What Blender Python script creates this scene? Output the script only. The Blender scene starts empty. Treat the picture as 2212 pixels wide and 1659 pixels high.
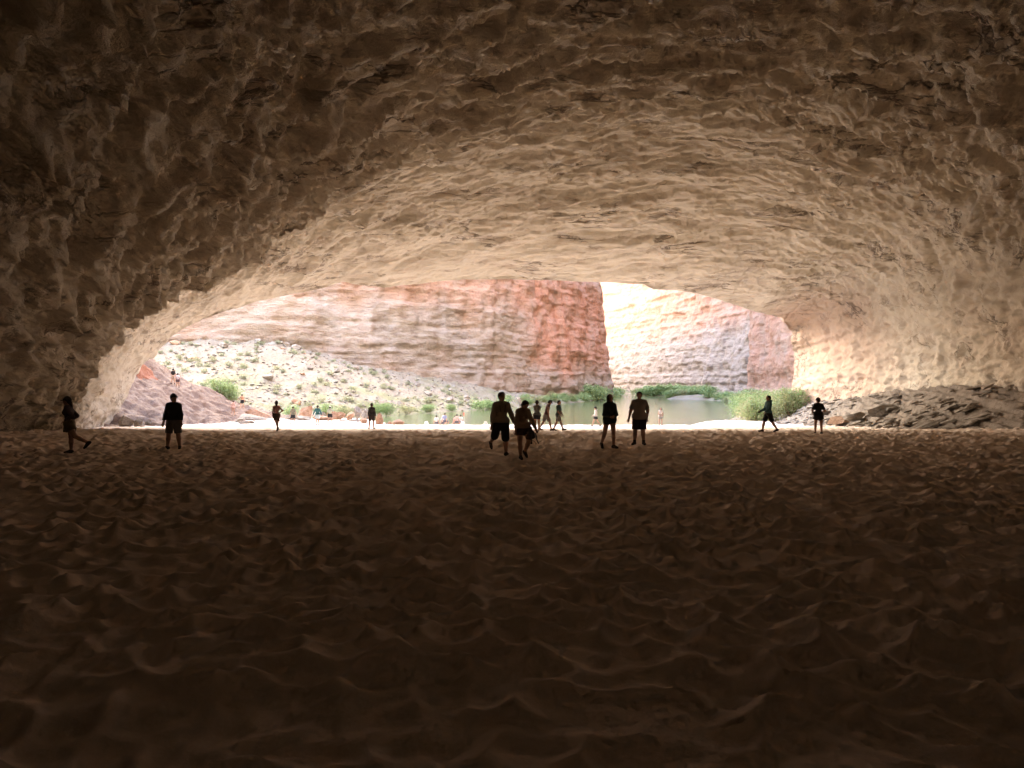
import bpy, math, random, time
import numpy as np
T0 = time.time()
R = math.radians
# ------------------------------------------------------------------ camera, sky, sun, exposure
sc = bpy.context.scene
CAMZ = 1.65
FPX, CX, CY = 1609.0, 1106.0, 829.5          # focal length and centre of the photo at 2212 px width
cam = bpy.data.cameras.new('camera'); camo = bpy.data.objects.new('camera', cam)
sc.collection.objects.link(camo); sc.camera = camo
cam.sensor_width = 36.0; cam.lens = 36.0 * FPX / 2212.0
cam.clip_start = 0.1; cam.clip_end = 4000
camo.location = (0, 0, CAMZ); camo.rotation_euler = (R(90), 0, 0)

SUN_DIR = np.array([0.33, -0.58, 0.74]); SUN_DIR /= np.linalg.norm(SUN_DIR)
w = bpy.data.worlds.new('World'); sc.world = w; w.use_nodes = True
nt = w.node_tree; nt.nodes.clear()
wo = nt.nodes.new('ShaderNodeOutputWorld'); bg = nt.nodes.new('ShaderNodeBackground')
sky = nt.nodes.new('ShaderNodeTexSky'); sky.sky_type = 'NISHITA'; sky.sun_disc = False
sky.sun_elevation = math.asin(SUN_DIR[2]); sky.sun_rotation = math.atan2(SUN_DIR[0], SUN_DIR[1])
sky.dust_density = 1.5; sky.air_density = 1.0; sky.ozone_density = 1.0
bg.inputs['Strength'].default_value = 0.05
nt.links.new(sky.outputs[0], bg.inputs['Color']); nt.links.new(bg.outputs[0], wo.inputs['Surface'])
sl = bpy.data.lights.new('sun', 'SUN'); so = bpy.data.objects.new('sun', sl); sc.collection.objects.link(so)
sl.energy = 5.0; sl.angle = R(0.6); sl.color = (1.0, 0.95, 0.88)
from mathutils import Vector, Matrix
so.rotation_euler = Vector(SUN_DIR).to_track_quat('Z', 'Y').to_euler()
so.location = (0, 100, 150)
sc.view_settings.view_transform = 'Standard'; sc.view_settings.look = 'None'
sc.view_settings.exposure = 6.3; sc.view_settings.gamma = 1.0
sc.cycles.min_light_bounces = 3; sc.cycles.max_bounces = 9; sc.cycles.diffuse_bounces = 9; sc.cycles.glossy_bounces = 4
sc.cycles.transparent_max_bounces = 6
sc.cycles.use_denoising = True; sc.cycles.use_adaptive_sampling = True; sc.cycles.adaptive_threshold = 0.006; sc.cycles.adaptive_min_samples = 24
sc.cycles.use_guiding = True; sc.cycles.use_surface_guiding = True; sc.cycles.use_volume_guiding = False
sc.cycles.guiding_training_samples = 128; sc.cycles.surface_guiding_probability = 0.85
sc.cycles.sample_clamp_indirect = 2.0

# ------------------------------------------------------------------ noise
rng = np.random.default_rng(7)
PERM = rng.permutation(256).astype(np.int64); PERM = np.concatenate([PERM, PERM, PERM])
_g = rng.normal(size=(256, 3)); GRAD = (_g / np.linalg.norm(_g, axis=1)[:, None]).astype(np.float32)
def perlin(P):
    P = np.asarray(P, np.float32)
    F = np.floor(P); I = F.astype(np.int64) & 255; f = P - F
    u = f * f * f * (f * (f * 6 - 15) + 10)
    out = 0
    for dx in (0, 1):
        px = PERM[(I[:, 0] + dx) & 255]; wx = u[:, 0] if dx else 1 - u[:, 0]
        for dy in (0, 1):
            py = PERM[px + ((I[:, 1] + dy) & 255)]; wy = u[:, 1] if dy else 1 - u[:, 1]
            for dz in (0, 1):
                h = PERM[py + ((I[:, 2] + dz) & 255)]; g = GRAD[h]
                wz = u[:, 2] if dz else 1 - u[:, 2]
                out = out + wx * wy * wz * (g[:, 0] * (f[:, 0] - dx) + g[:, 1] * (f[:, 1] - dy) + g[:, 2] * (f[:, 2] - dz))
    return out * 1.5
def fbm(P, octs=4, gain=0.5, lac=2.03):
    P = np.asarray(P, np.float32); a = 1.0; s = 0; t = 0
    for k in range(octs):
        s = s + a * perlin(P + 17.3 * k); t += a; a *= gain; P = P * lac
    return s / t
def ridged(P, octs=4, gain=0.5, lac=2.03):
    P = np.asarray(P, np.float32); a = 1.0; s = 0; t = 0; wgt = 1.0
    for k in range(octs):
        n = 1 - np.abs(perlin(P + 31.7 * k)) * 1.6
        n = np.clip(n, 0, 1) ** 2 * wgt; wgt = np.clip(n * 1.6, 0, 1)
        s = s + a * n; t += a; a *= gain; P = P * lac
    return s / t
def hash2(ix, iy, seed):
    h = (ix.astype(np.int64) * 374761393 + iy.astype(np.int64) * 668265263 + seed * 1274126177) & 0xFFFFFFFF
    h = ((h ^ (h >> 13)) * 1274126177) & 0xFFFFFFFF
    h = h ^ (h >> 16)
    return (h & 0xFFFFFF) / float(0xFFFFFF)
def pits(x, y, cell, seed, aniso=0.3, wvar=0.3, k=7.0):
    """soft minimum over randomly turned paraboloids: round hollows that meet in rounded ridges"""
    gx = x / cell; gy = y / cell
    ix = np.floor(gx); iy = np.floor(gy); acc = np.zeros(x.shape)
    for dx in (-1, 0, 1):
        for dy in (-1, 0, 1):
            cx = ix + dx; cy = iy + dy
            ox = cx + 0.12 + 0.76 * hash2(cx, cy, seed); oy = cy + 0.12 + 0.76 * hash2(cx, cy, seed + 1)
            th = hash2(cx, cy, seed + 2) * 6.283; c, s = np.cos(th), np.sin(th)
            ax = gx - ox; ay = gy - oy
            u = (ax * c + ay * s) * (1 - aniso * 0.5); v = (-ax * s + ay * c) * (1 + aniso)
            acc += np.exp(-k * (u * u + v * v - wvar * hash2(cx, cy, seed + 3)))
    return -np.log(acc + 1e-9) / k
def sstep(a, b, x):
    t = np.clip((x - a) / (b - a), 0, 1); return t * t * (3 - 2 * t)

# ------------------------------------------------------------------ mesh helpers
COL = sc.collection
def mesh_obj(name, V, F, mat=None, parent=None, smooth=True, attrs=None):
    V = np.asarray(V, np.float32); F = np.asarray(F, np.int32)
    me = bpy.data.meshes.new(name); me.vertices.add(len(V)); me.vertices.foreach_set('co', V.ravel())
    k = F.shape[1]; n = len(F)
    me.loops.add(n * k); me.loops.foreach_set('vertex_index', F.ravel())
    me.polygons.add(n); me.polygons.foreach_set('loop_start', np.arange(0, n * k, k, dtype=np.int32))
    me.polygons.foreach_set('loop_total', np.full(n, k, np.int32))
    me.polygons.foreach_set('use_smooth', np.full(n, smooth, bool))
    for a, v in (attrs or {}).items():
        at = me.attributes.new(a, 'FLOAT', 'POINT'); at.data.foreach_set('value', np.asarray(v, np.float32).ravel())
    me.update(calc_edges=True)
    o = bpy.data.objects.new(name, me); COL.objects.link(o)
    if mat: me.materials.append(mat)
    if parent: o.parent = parent
    return o
def grid_faces(nr, nc, flip=False):
    i = np.arange(nr * nc, dtype=np.int32).reshape(nr, nc)
    f = np.stack([i[:-1, :-1], i[:-1, 1:], i[1:, 1:], i[1:, :-1]], -1).reshape(-1, 4)
    return f[:, ::-1] if flip else f
def grid_normals(G):
    du = np.gradient(G, axis=1); dv = np.gradient(G, axis=0)
    n = np.cross(du, dv); return n / (np.linalg.norm(n, axis=2, keepdims=True) + 1e-9)
def tag(o, label, cat, group=None):
    o['label'] = label; o['category'] = cat; o['kind'] = 'thing'
    if group: o['group'] = group
    return o
def structure(o): o['kind'] = 'structure'; return o
def stuff(o, label=None, cat=None):
    o['kind'] = 'stuff'
    if label: o['label'] = label; o['category'] = cat
    return o
def empty(name, loc, rz=0):
    o = bpy.data.objects.new(name, None); COL.objects.link(o); o.location = loc; o.rotation_euler = (0, 0, rz)
    o.empty_display_size = 0.2
    return o
def at(px, py, d):
    return np.array([(px - CX) / FPX * d, d, CAMZ - (py - CY) / FPX * d])

# ------------------------------------------------------------------ materials
class N:
    def __init__(self, name):
        self.m = bpy.data.materials.new(name); self.m.use_nodes = True
        self.t = self.m.node_tree; self.t.nodes.clear()
        self.o = self.t.nodes.new('ShaderNodeOutputMaterial'); self.b = self.t.nodes.new('ShaderNodeBsdfPrincipled')
        self.t.links.new(self.b.outputs[0], self.o.inputs['Surface'])
        self.b.inputs['Roughness'].default_value = 0.9
        self.b.inputs['Specular IOR Level'].default_value = 0.25
    def node(self, kind, **kw):
        n = self.t.nodes.new(kind)
        for k, v in kw.items():
            if k.startswith('i_'): n.inputs[k[2:].replace('_', ' ')].default_value = v
            else: setattr(n, k, v)
        return n
    def link(self, a, b): self.t.links.new(a, b)
    def coord(self, scale=(1, 1, 1), rot=(0, 0, 0), kind='Object'):
        c = self.node('ShaderNodeTexCoord'); mp = self.node('ShaderNodeMapping')
        mp.inputs['Scale'].default_value = scale; mp.inputs['Rotation'].default_value = rot
        self.link(c.outputs[kind], mp.inputs['Vector']); return mp.outputs[0]
    def noise(self, vec, scale, detail=6, rough=0.6, dist=0.0):
        n = self.node('ShaderNodeTexNoise', i_Scale=scale, i_Detail=detail, i_Roughness=rough, i_Distortion=dist)
        self.link(vec, n.inputs['Vector']); return n.outputs[0]
    def ramp(self, fac, stops):
        r = self.node('ShaderNodeValToRGB'); el = r.color_ramp.elements
        while len(el) < len(stops): el.new(0.5)
        for e, (p, c) in zip(el, stops):
            e.position = p; e.color = (*c, 1) if len(c) == 3 else c
        self.link(fac, r.inputs[0]); return r.outputs[0]
    def mix(self, fac, a, b, mode='MIX'):
        n = self.node('ShaderNodeMix', data_type='RGBA', blend_type=mode)
        for sock, v in ((n.inputs[0], fac), (n.inputs[6], a), (n.inputs[7], b)):
            if isinstance(v, (int, float)): sock.default_value = v
            elif isinstance(v, tuple): sock.default_value = (*v, 1)
            else: self.link(v, sock)
        return n.outputs[2]
    def attr(self, name):
        n = self.node('ShaderNodeAttribute'); n.attribute_name = name; return n.outputs['Fac']
    def math(self, op, a, b=0.0):
        n = self.node('ShaderNodeMath', operation=op)
        for s, v in ((n.inputs[0], a), (n.inputs[1], b)):
            if isinstance(v, (int, float)): s.default_value = v
            else: self.link(v, s)
        return n.outputs[0]
    def bump(self, h, strength, dist, normal=None):
        n = self.node('ShaderNodeBump', i_Strength=strength, i_Distance=dist); self.link(h, n.inputs['Height'])
        if normal is not None: self.link(normal, n.inputs['Normal'])
        self.link(n.outputs[0], self.b.inputs['Normal']); return n.outputs[0]
    def color(self, c):
        if isinstance(c, tuple): self.b.inputs['Base Color'].default_value = (*c, 1)
        else: self.link(c, self.b.inputs['Base Color'])
    def rough(self, r): self.b.inputs['Roughness'].default_value = r

def mat_sand():
    m = N('sand'); v = m.coord()
    n1 = m.noise(v, 0.6, 4); n2 = m.noise(v, 60, 3)
    c = m.ramp(n1, [(0.3, (0.67, 0.555, 0.465)), (0.7, (0.72, 0.61, 0.52))])
    c = m.mix(m.ramp(n2, [(0.35, (0, 0, 0)), (0.7, (0.5, 0.5, 0.5))]), c, (0.74, 0.67, 0.60))
    m.color(c); m.bump(m.noise(v, 24, 5, 0.6), 0.3, 0.02); m.rough(1.0); m.b.inputs['Specular IOR Level'].default_value = 0.1
    return m.m
def mat_cave():
    m = N('cave_limestone'); v = m.coord()
    big = m.noise(v, 0.12, 4, 0.55); mid = m.noise(m.coord((0.32, 1, 1), (0, 0, -0.3)), 1.0, 8, 0.68, 0.6)
    c = m.ramp(big, [(0.3, (0.45, 0.395, 0.31)), (0.5, (0.52, 0.46, 0.365)), (0.72, (0.57, 0.515, 0.42))])
    c = m.mix(m.ramp(mid, [(0.38, (0.75, 0.75, 0.75)), (0.52, (0, 0, 0))]), c, (0.40, 0.335, 0.265))
    c = m.mix(m.attr('grey'), c, (0.36, 0.33, 0.30))
    c = m.mix(m.attr('red'), c, (0.37, 0.245, 0.175))
    ck = m.noise(m.coord((0.22, 1.1, 1.1), (0, 0, -0.35)), 0.55, 5, 0.6, 0.5); ck2 = m.noise(v, 0.22, 3)
    crack = m.math('MULTIPLY', m.ramp(ck, [(0.475, (0,) * 3), (0.4975, (1,) * 3), (0.5025, (1,) * 3), (0.525, (0,) * 3)]), m.ramp(ck2, [(0.46, (0,) * 3), (0.6, (1,) * 3)]))
    c = m.mix(m.math('MULTIPLY', crack, 0.75), c, (0.13, 0.095, 0.07))
    m.color(c)
    v2 = m.coord((0.36, 1.15, 1.15), (0, 0, -0.3))
    h = m.math('SUBTRACT', m.math('ADD', m.noise(v2, 2.6, 10, 0.72, 0.4), m.math('MULTIPLY', m.noise(v, 14, 4), 0.25)), m.math('MULTIPLY', crack, 0.5))
    m.bump(h, 1.0, 0.2); m.rough(0.95); m.b.inputs['Specular IOR Level'].default_value = 0.12
    return m.m
def mat_cliff():
    m = N('cliff_limestone'); v = m.coord((1, 1, 1)); vs = m.coord((0.5, 0.5, 2.0))
    big = m.noise(v, 0.06, 5, 0.6); st = m.noise(vs, 0.55, 8, 0.68, 0.3); fine = m.noise(v, 1.6, 8, 0.75)
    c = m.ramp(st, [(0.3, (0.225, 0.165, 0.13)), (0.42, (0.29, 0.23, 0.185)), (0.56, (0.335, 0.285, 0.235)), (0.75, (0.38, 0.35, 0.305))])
    redf = m.math('MULTIPLY', m.attr('red'), m.ramp(m.noise(m.coord((1, 1, 0.5)), 0.25, 7, 0.65), [(0.3, (0.35,) * 3), (0.6, (1,) * 3)]))
    c = m.mix(redf, c, m.ramp(fine, [(0.3, (0.34, 0.17, 0.115)), (0.55, (0.46, 0.245, 0.165)), (0.8, (0.50, 0.32, 0.235))]))
    c = m.mix(m.math('MULTIPLY', m.attr('white'), 0.8), c, m.ramp(st, [(0.35, (0.19, 0.172, 0.155)), (0.6, (0.325, 0.305, 0.275))]))
    c = m.mix(m.attr('pale'), c, (0.42, 0.385, 0.33))  # unseen upper opposite wall kept pale to bounce sun into the cavern
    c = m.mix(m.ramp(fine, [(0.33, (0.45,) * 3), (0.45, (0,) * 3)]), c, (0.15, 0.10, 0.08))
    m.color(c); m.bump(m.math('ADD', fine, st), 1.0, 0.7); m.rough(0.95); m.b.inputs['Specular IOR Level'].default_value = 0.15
    return m.m
def mat_bank():
    m = N('talus_ground'); v = m.coord()
    n = m.noise(v, 0.5, 7, 0.65); g = m.noise(v, 0.16, 4, 0.6); f = m.noise(v, 2.2, 6, 0.7)
    c = m.ramp(n, [(0.3, (0.165, 0.138, 0.105)), (0.5, (0.205, 0.182, 0.145)), (0.7, (0.23, 0.21, 0.175))])
    c = m.mix(m.math('MULTIPLY', m.ramp(g, [(0.45, (0,) * 3), (0.62, (0.8,) * 3)]), m.attr('green')), c, (0.15, 0.16, 0.08))
    c = m.mix(m.ramp(f, [(0.35, (0.6,) * 3), (0.48, (0,) * 3)]), c, (0.09, 0.07, 0.05))
    m.color(c); m.bump(f, 0.8, 0.4); m.rough(1.0); m.b.inputs['Specular IOR Level'].default_value = 0.1
    return m.m
def mat_rock(name, a, b, dark, sc_=1.0, vary=True):
    m = N(name); v = m.coord()
    if vary:
        oi = m.node('ShaderNodeObjectInfo'); ad = m.node('ShaderNodeVectorMath', operation='ADD')
        sc2 = m.node('ShaderNodeVectorMath', operation='SCALE'); cb = m.node('ShaderNodeCombineXYZ')
        for k in range(3): m.link(oi.outputs['Random'], cb.inputs[k])
        m.link(cb.outputs[0], sc2.inputs[0]); sc2.inputs['Scale'].default_value = 40
        m.link(v, ad.inputs[0]); m.link(sc2.outputs[0], ad.inputs[1]); v = ad.outputs[0]
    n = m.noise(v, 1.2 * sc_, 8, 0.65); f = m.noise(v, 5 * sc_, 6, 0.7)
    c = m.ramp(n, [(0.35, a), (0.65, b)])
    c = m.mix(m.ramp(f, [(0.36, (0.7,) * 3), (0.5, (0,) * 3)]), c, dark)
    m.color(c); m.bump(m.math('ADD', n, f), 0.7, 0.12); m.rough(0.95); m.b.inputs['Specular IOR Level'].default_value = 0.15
    return m.m
def mat_water():
    m = N('river_water'); v = m.coord((0.5, 1.5, 1), (0, 0, R(-20)))
    h = m.math('ADD', m.noise(v, 0.55, 5, 0.6, 0.4), m.math('MULTIPLY', m.noise(m.coord((0.15, 0.6, 1), (0, 0, R(-20))), 0.12, 4, 0.55, 0.8), 2.0))
    m.color((0.095, 0.12, 0.06)); m.rough(0.06); m.b.inputs['IOR'].default_value = 1.33
    m.b.inputs['Specular IOR Level'].default_value = 0.5
    m.bump(h, 0.7, 0.09)
    return m.m
def mat_leaf(name, a, b):
    m = N(name); oi = m.node('ShaderNodeObjectInfo'); g = m.node('ShaderNodeNewGeometry')
    f = m.math('ADD', m.math('MULTIPLY', oi.outputs['Random'], 0.4), m.math('MULTIPLY', g.outputs['Random Per Island'], 0.6))
    c = m.ramp(f, [(0.1, a), (0.9, b)]); m.color(c); m.rough(0.6)
    t = m.node('ShaderNodeBsdfTranslucent'); m.link(c, t.inputs['Color'])
    mx = m.node('ShaderNodeMixShader'); mx.inputs[0].default_value = 0.35
    m.link(m.b.outputs[0], mx.inputs[1]); m.link(t.outputs[0], mx.inputs[2]); m.link(mx.outputs[0], m.o.inputs['Surface'])
    return m.m
def mat_plain(name, c, rough=0.85, scale=60, amt=0.25):
    m = N(name); v = m.coord(); n = m.noise(v, scale, 3)
    d = tuple(x * (1 - amt) for x in c); l = tuple(min(1, x * (1 + amt)) for x in c)
    m.color(m.ramp(n, [(0.3, d), (0.7, l)])); m.rough(rough); m.bump(n, 0.15, 0.01)
    return m.m
M = dict(sand=mat_sand(), cave=mat_cave(), cliff=mat_cliff(), bank=mat_bank(), water=mat_water(),
         pale=mat_rock('pale_boulder', (0.17, 0.148, 0.12), (0.255, 0.235, 0.205), (0.09, 0.07, 0.055)),
         rust=mat_rock('rust_boulder', (0.25, 0.145, 0.09), (0.35, 0.25, 0.18), (0.13, 0.07, 0.045)),
         grey=mat_rock('grey_slab', (0.19, 0.165, 0.14), (0.30, 0.265, 0.225), (0.09, 0.075, 0.06)),
         redrock=mat_rock('red_rock', (0.25, 0.105, 0.06), (0.33, 0.165, 0.11), (0.13, 0.05, 0.03)),
         leaf=mat_leaf('willow_leaf', (0.15, 0.235, 0.085), (0.27, 0.35, 0.16)),
         leafdry=mat_leaf('brush_leaf', (0.21, 0.24, 0.11), (0.34, 0.33, 0.18)),
         leafsage=mat_leaf('sage_leaf', (0.22, 0.24, 0.145), (0.32, 0.325, 0.21)),
         wood=mat_plain('branch_bark', (0.16, 0.115, 0.08)))
print('materials', time.time() - T0)

# ------------------------------------------------------------------ ground heights
WATER_Z = CAMZ - 5.2
_ty = np.array([-60, -30, -10, 0, 5, 10, 15, 20, 24, 28, 34.5, 38, 42, 51.7, 62, 68, 72, 75, 79, 84, 90, 100, 120])
_tc = np.array([1.2, 1.4, 1.6, 1.65, 1.70, 1.82, 1.94, 2.03, 2.08, 2.14, 2.30, 2.47, 2.68, 3.15, 3.56, 3.80, 3.97, 4.18, 4.60, 5.20, 6.0, 7.2, 8.5])
_tl = np.array([1.2, 1.4, 1.6, 1.65, 1.70, 1.82, 1.94, 2.03, 2.08, 2.14, 2.30, 2.47, 2.68, 3.15, 3.56, 3.78, 3.92, 4.00, 4.06, 4.10, 4.12, 5.3, 8.0])
_yy = np.linspace(-60, 120, 1801)
def _sm(t):
    v = np.interp(_yy, _ty, t); k = np.hanning(41); k /= k.sum()
    return np.convolve(np.pad(v, 20, mode='edge'), k, mode='valid')
_sc, _sl = _sm(_tc), _sm(_tl)
def ground(x, y):
    x = np.asarray(x, float); y = np.asarray(y, float)
    c = np.interp(y, _yy, _sc); l = np.interp(y, _yy, _sl)
    wl = sstep(-9, -19, x); wr = sstep(17, 25, x) * 0.85
    wside = np.clip(wl + wr, 0, 1)
    z = CAMZ - (c * (1 - wside) + l * wside)
    z = z + 0.9 * sstep(24, 36, x) ** 1.5 * sstep(80, 55, y)      # banks up against the right wall
    z = z + 0.35 * sstep(-14, -19, x) * sstep(50, 20, y)
    return z

# ------------------------------------------------------------------ sand floor with trampled footprints
def sand_z(x, yv):
    x = np.asarray(x, float); yv = np.asarray(yv, float); P = np.stack([x, yv, 0 * x], 1)
    wx = x + 0.06 * fbm(P * 1.6 + 5, 1) + 0.2 * fbm(P * 0.5, 1); wy = yv + 0.06 * fbm(P * 1.6 + 40, 1) + 0.2 * fbm(P * 0.5 + 9, 1)
    a = pits(wx, wy, 0.30, 3, 0.3, 0.16, 9.0); b = pits(wx, wy, 0.19, 11, 0.3, 0.16, 8.0); c = pits(wx, wy, 0.8, 21, 0.3, 0.2, 7.0)
    prof = lambda q, k: np.clip((q + 0.25) / k, 0, 1.2)
    rg = 0.45 + 0.55 * np.clip(0.55 + 1.6 * fbm(P * 0.7 + 77, 2), 0, 1)
    h = 0.20 * rg * prof(a, 0.8) + 0.045 * (1.3 - rg) * prof(b, 0.8) + 0.05 * prof(c, 0.9) + 0.04 * fbm(P * 0.45, 3) + 0.004 * fbm(P * 7, 2)
    amp = (0.9 + 0.35 * fbm(P * 0.3 + 3, 2)) * (1 - 0.35 * sstep(15, 60, yv))
    return ground(x, yv) + (h - 0.11) * amp * sstep(100, 88, yv)
def build_sand():
    nr, nc = 760, 600
    y = np.linspace(2.4 ** 0.48, 108 ** 0.48, nr) ** (1 / 0.48); s = np.linspace(-0.80, 0.78, nc)
    Y, S = np.meshgrid(y, s, indexing='ij'); X = S * (Y + 2.5)
    x, yv = X.ravel(), Y.ravel(); z = sand_z(x, yv)
    V = np.stack([x, yv, z], 1)
    structure(mesh_obj('sand_floor', V, grid_faces(nr, nc), M['sand']))
    # the same beach, coarse, where it runs on out of sight and under the walls
    xs = np.linspace(-90, 90, 91); ys = np.linspace(-60, 118, 90)
    Yc, Xc = np.meshgrid(ys, xs, indexing='ij'); zc = ground(Xc.ravel(), Yc.ravel()) - 0.30
    structure(mesh_obj('sand_base', np.stack([Xc.ravel(), Yc.ravel(), zc], 1), grid_faces(90, 91), M['sand']))
build_sand()
print('sand', time.time() - T0)

# ------------------------------------------------------------------ cavern shell
def resample(P, n, sharp=0):
    P = np.asarray(P, float); d = np.r_[0, np.cumsum(np.linalg.norm(np.diff(P[:, [0, 2]], axis=0), axis=1))]
    d /= d[-1]; t = np.linspace(0, 1, n)
    return np.stack([np.interp(t, d, P[:, k]) for k in range(3)], 1)
def smooth_curve(C, k):
    if k < 2: return C
    w_ = np.hanning(2 * k + 1); w_ /= w_.sum()
    return np.stack([np.convolve(np.pad(C[:, j], k, mode='edge'), w_, mode='valid') for j in range(3)], 1)
LIP = [(235, 960, 66), (247, 915, 66.5), (262, 878, 67), (282, 835, 67.5), (307, 787, 68), (335, 762, 67), (400, 705, 64), (470, 678, 61), (560, 650, 61), (640, 635, 60.5),
       (700, 622, 60.5), (740, 608, 60.5), (790, 618, 61), (830, 621, 61.5), (880, 616, 62), (930, 610, 62), (1000, 604, 62), (1100, 603, 62),
       (1200, 606, 62), (1300, 610, 62.5), (1390, 615, 63.5), (1412, 624, 64), (1500, 632, 66), (1560, 650, 69), (1640, 675, 73), (1690, 688, 79),
       (1708, 715, 87), (1712, 760, 90), (1712, 820, 90), (1712, 880, 90), (1712, 960, 90)]
RIDGE = [(70, 990, 30), (110, 950, 32), (155, 900, 36), (172, 860, 38), (177, 830, 39), (192, 790, 40), (300, 700, 43), (450, 610, 43.5), (620, 520, 42), (700, 450, 41),
         (800, 370, 40), (950, 310, 38.5), (1150, 262, 37), (1400, 232, 37), (1600, 252, 38), (1740, 292, 39), (1900, 345, 40), (2080, 430, 41), (2230, 560, 41),
         (2330, 720, 40), (2370, 850, 39), (2385, 960, 39)]
NU = 790
lip3 = resample([at(*p) for p in LIP], NU)
lip3[:, 2] += 0.14 * fbm(lip3 * 0.6, 4)
lip3[:, 0] += sstep(20, 30, np.abs(lip3[:, 0])) * 0.55 * fbm(lip3 * 0.45 + 6, 4)
ridge3 = smooth_curve(resample([at(*p) for p in RIDGE], NU), 14)
ridge3 += 0.25 * np.stack([fbm(ridge3 * 0.35 + 7 * k, 4) for k in range(3)], 1)
def outward(C):
    t = np.gradient(C, axis=0); n = np.stack([-t[:, 2], 0 * t[:, 0], t[:, 0]], 1)
    n = smooth_curve(n, 30); return n / (np.linalg.norm(n, axis=1, keepdims=True) + 1e-9)
near0 = resample([(-12.0, -2.5, -1.5), (-12.8, -2.5, 2), (-11.5, -2.5, 5.2), (-7.5, -2.5, 8.2), (-2, -2.5, 10.0), (4, -2.5, 10.6), (11, -2.5, 9.8), (17, -2.5, 7.4), (21, -2.5, 4), (22, -2.5, 1.5), (22, -2.5, -1.5)], NU)
near0 = smooth_curve(near0, 40)
back0 = near0 * np.array([0.72, 0, 0.75]) + np.array([0.5, -5.2, 0]); back1 = near0 * np.array([0.3, 0, 0.35]) + np.array([1.2, -7.0, 0.1])  # unseen back wall, drawn in close behind the camera to bounce light forward
def lerp_rows(A, B, ts): return [A * (1 - t) + B * t for t in ts]
back2 = near0 * 0 + np.array([1.5, -7.4, 0.6])
rows = [back2] + lerp_rows(back1, back0, np.linspace(0, 1, 6, endpoint=False)) + lerp_rows(back0, near0, np.linspace(0, 1, 14, endpoint=False))
nvn = 230
q = np.linspace(0, 1, nvn, endpoint=False); tq = 1 - (1 - q) ** 1.45
mid_near = ridge3 * np.array([1, 1, 1])
rows += lerp_rows(near0, mid_near, tq)
ridx0 = len(rows) - 1
outN = outward(ridge3)
rec = ridge3 + outN * ((0.10 + 0.22 * sstep(0, -12, ridge3[:, 0])) * (1 + 0.8 * fbm(ridge3 * 0.12, 2)))[:, None] + np.array([0, 0.5, 0])
rows += lerp_rows(ridge3, rec, np.linspace(0, 1, 8, endpoint=False))
nvf = 230
tf = np.linspace(0, 1, nvf); inv0, inv1 = 1 / 33.0, 1 / 74.0
inv0, inv1 = 1 / 40.0, 1 / 60.0
yf = 1 / (inv0 + (inv1 - inv0) * tf); tf2 = 0.5 * (yf - 40) / 20.0 + 0.5 * tf
bul = outward(lip3)
for t in tf2:
    C = rec * (1 - t) + lip3 * t
    C = C + (outN * (1 - t) + bul * t) * (1.6 * math.sin(math.pi * t ** 0.85))
    rows.append(C)
lip_row = len(rows) - 1
for r_, dy in ((0.5, 0.5), (1.6, 1.1), (4, 1.4), (9, 1.2), (18, 2.0), (32, 2.5)):
    C = lip3 + bul * (r_ * (1 + 0.35 * sstep(-5, 25, lip3[:, 0])))[:, None] + np.array([0, dy, 0]); rows.append(C)
G = np.stack(rows)                                   # rows x NU x 3
NRM = -grid_normals(G)
if (NRM[len(rows) // 2, NU // 2] @ np.array([0, 0, -1.0])) < 0: NRM = -NRM      # towards the inside
P = G.reshape(-1, 3)
rowi = np.repeat(np.arange(len(rows)), NU)
far = sstep(ridx0 - 4, ridx0 + 40, rowi); nearlip = sstep(lip_row - 90, lip_row - 5, rowi)
outf = (rowi > lip_row)
# oblique bedding: flakes run up to the right
A = np.stack([P[:, 0], P[:, 1] - (P[:, 0] - 12) ** 2 / 60, P[:, 2] * 1.6], 1)
warp = np.stack([fbm(P * 0.25 + 11 * k, 3) for k in range(3)], 1)
Aw = A + warp * 1.3
sh = Aw * np.array([0.16, 0.42, 0.42])
big = fbm(sh, 4) * 0.9                                # broad hollows
scal = ridged(Aw * np.array([0.12, 0.44, 0.44]) + 4, 5, 0.55); scal2 = ridged(Aw * np.array([0.32, 1.15, 1.15]), 4, 0.55)
# flaked sheets: quantised noise with sharp edges
fl = fbm(Aw * np.array([0.11, 0.5, 0.5]) + 50, 6, 0.52) * 8
fr = fl - np.floor(fl); terr = np.floor(fl) + sstep(0.80, 1.0, fr)
fl2 = fbm(Aw * np.array([0.35, 1.6, 1.6]) + 90, 5, 0.55) * 5
fr2 = fl2 - np.floor(fl2); terr2 = np.floor(fl2) + sstep(0.75, 1.0, fr2)
fine = fbm(Aw * np.array([1.6, 3.6, 3.6]), 3, 0.6)
patch = sstep(-0.15, 0.25, fbm(P * 0.09 + 3, 2))        # smooth and rough provinces
dn = (1 - far) * (0.8 * big + 0.55 * (scal - 0.4) * (0.45 + 0.8 * patch) + 0.20 * (scal2 - .4) * (1.2 - 0.7 * patch) + 0.20 * terr + 0.08 * terr2 + 0.08 * fine)
df = far * (0.42 * big + 0.16 * (scal - 0.4) * (0.4 + 0.6 * patch) + 0.08 * (scal2 - .4) + 0.13 * terr + 0.06 * terr2 * (0.4 + 0.6 * patch) + 0.05 * fine)
disp = dn + df
disp = disp * (1 - 0.55 * nearlip)
disp *= sstep(-6, 14, P[:, 1]) * 0.75 + 0.25
disp[outf] = (0.6 * fbm(P[outf] * 0.2, 4) + 0.2 * ridged(P[outf] * np.array([0.5, 0.5, 0.25]), 3))
edge = sstep(0, 1.2, np.abs(rowi - lip_row) + 0.25)
P2 = P + NRM.reshape(-1, 3) * (disp * edge)[:, None]
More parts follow.
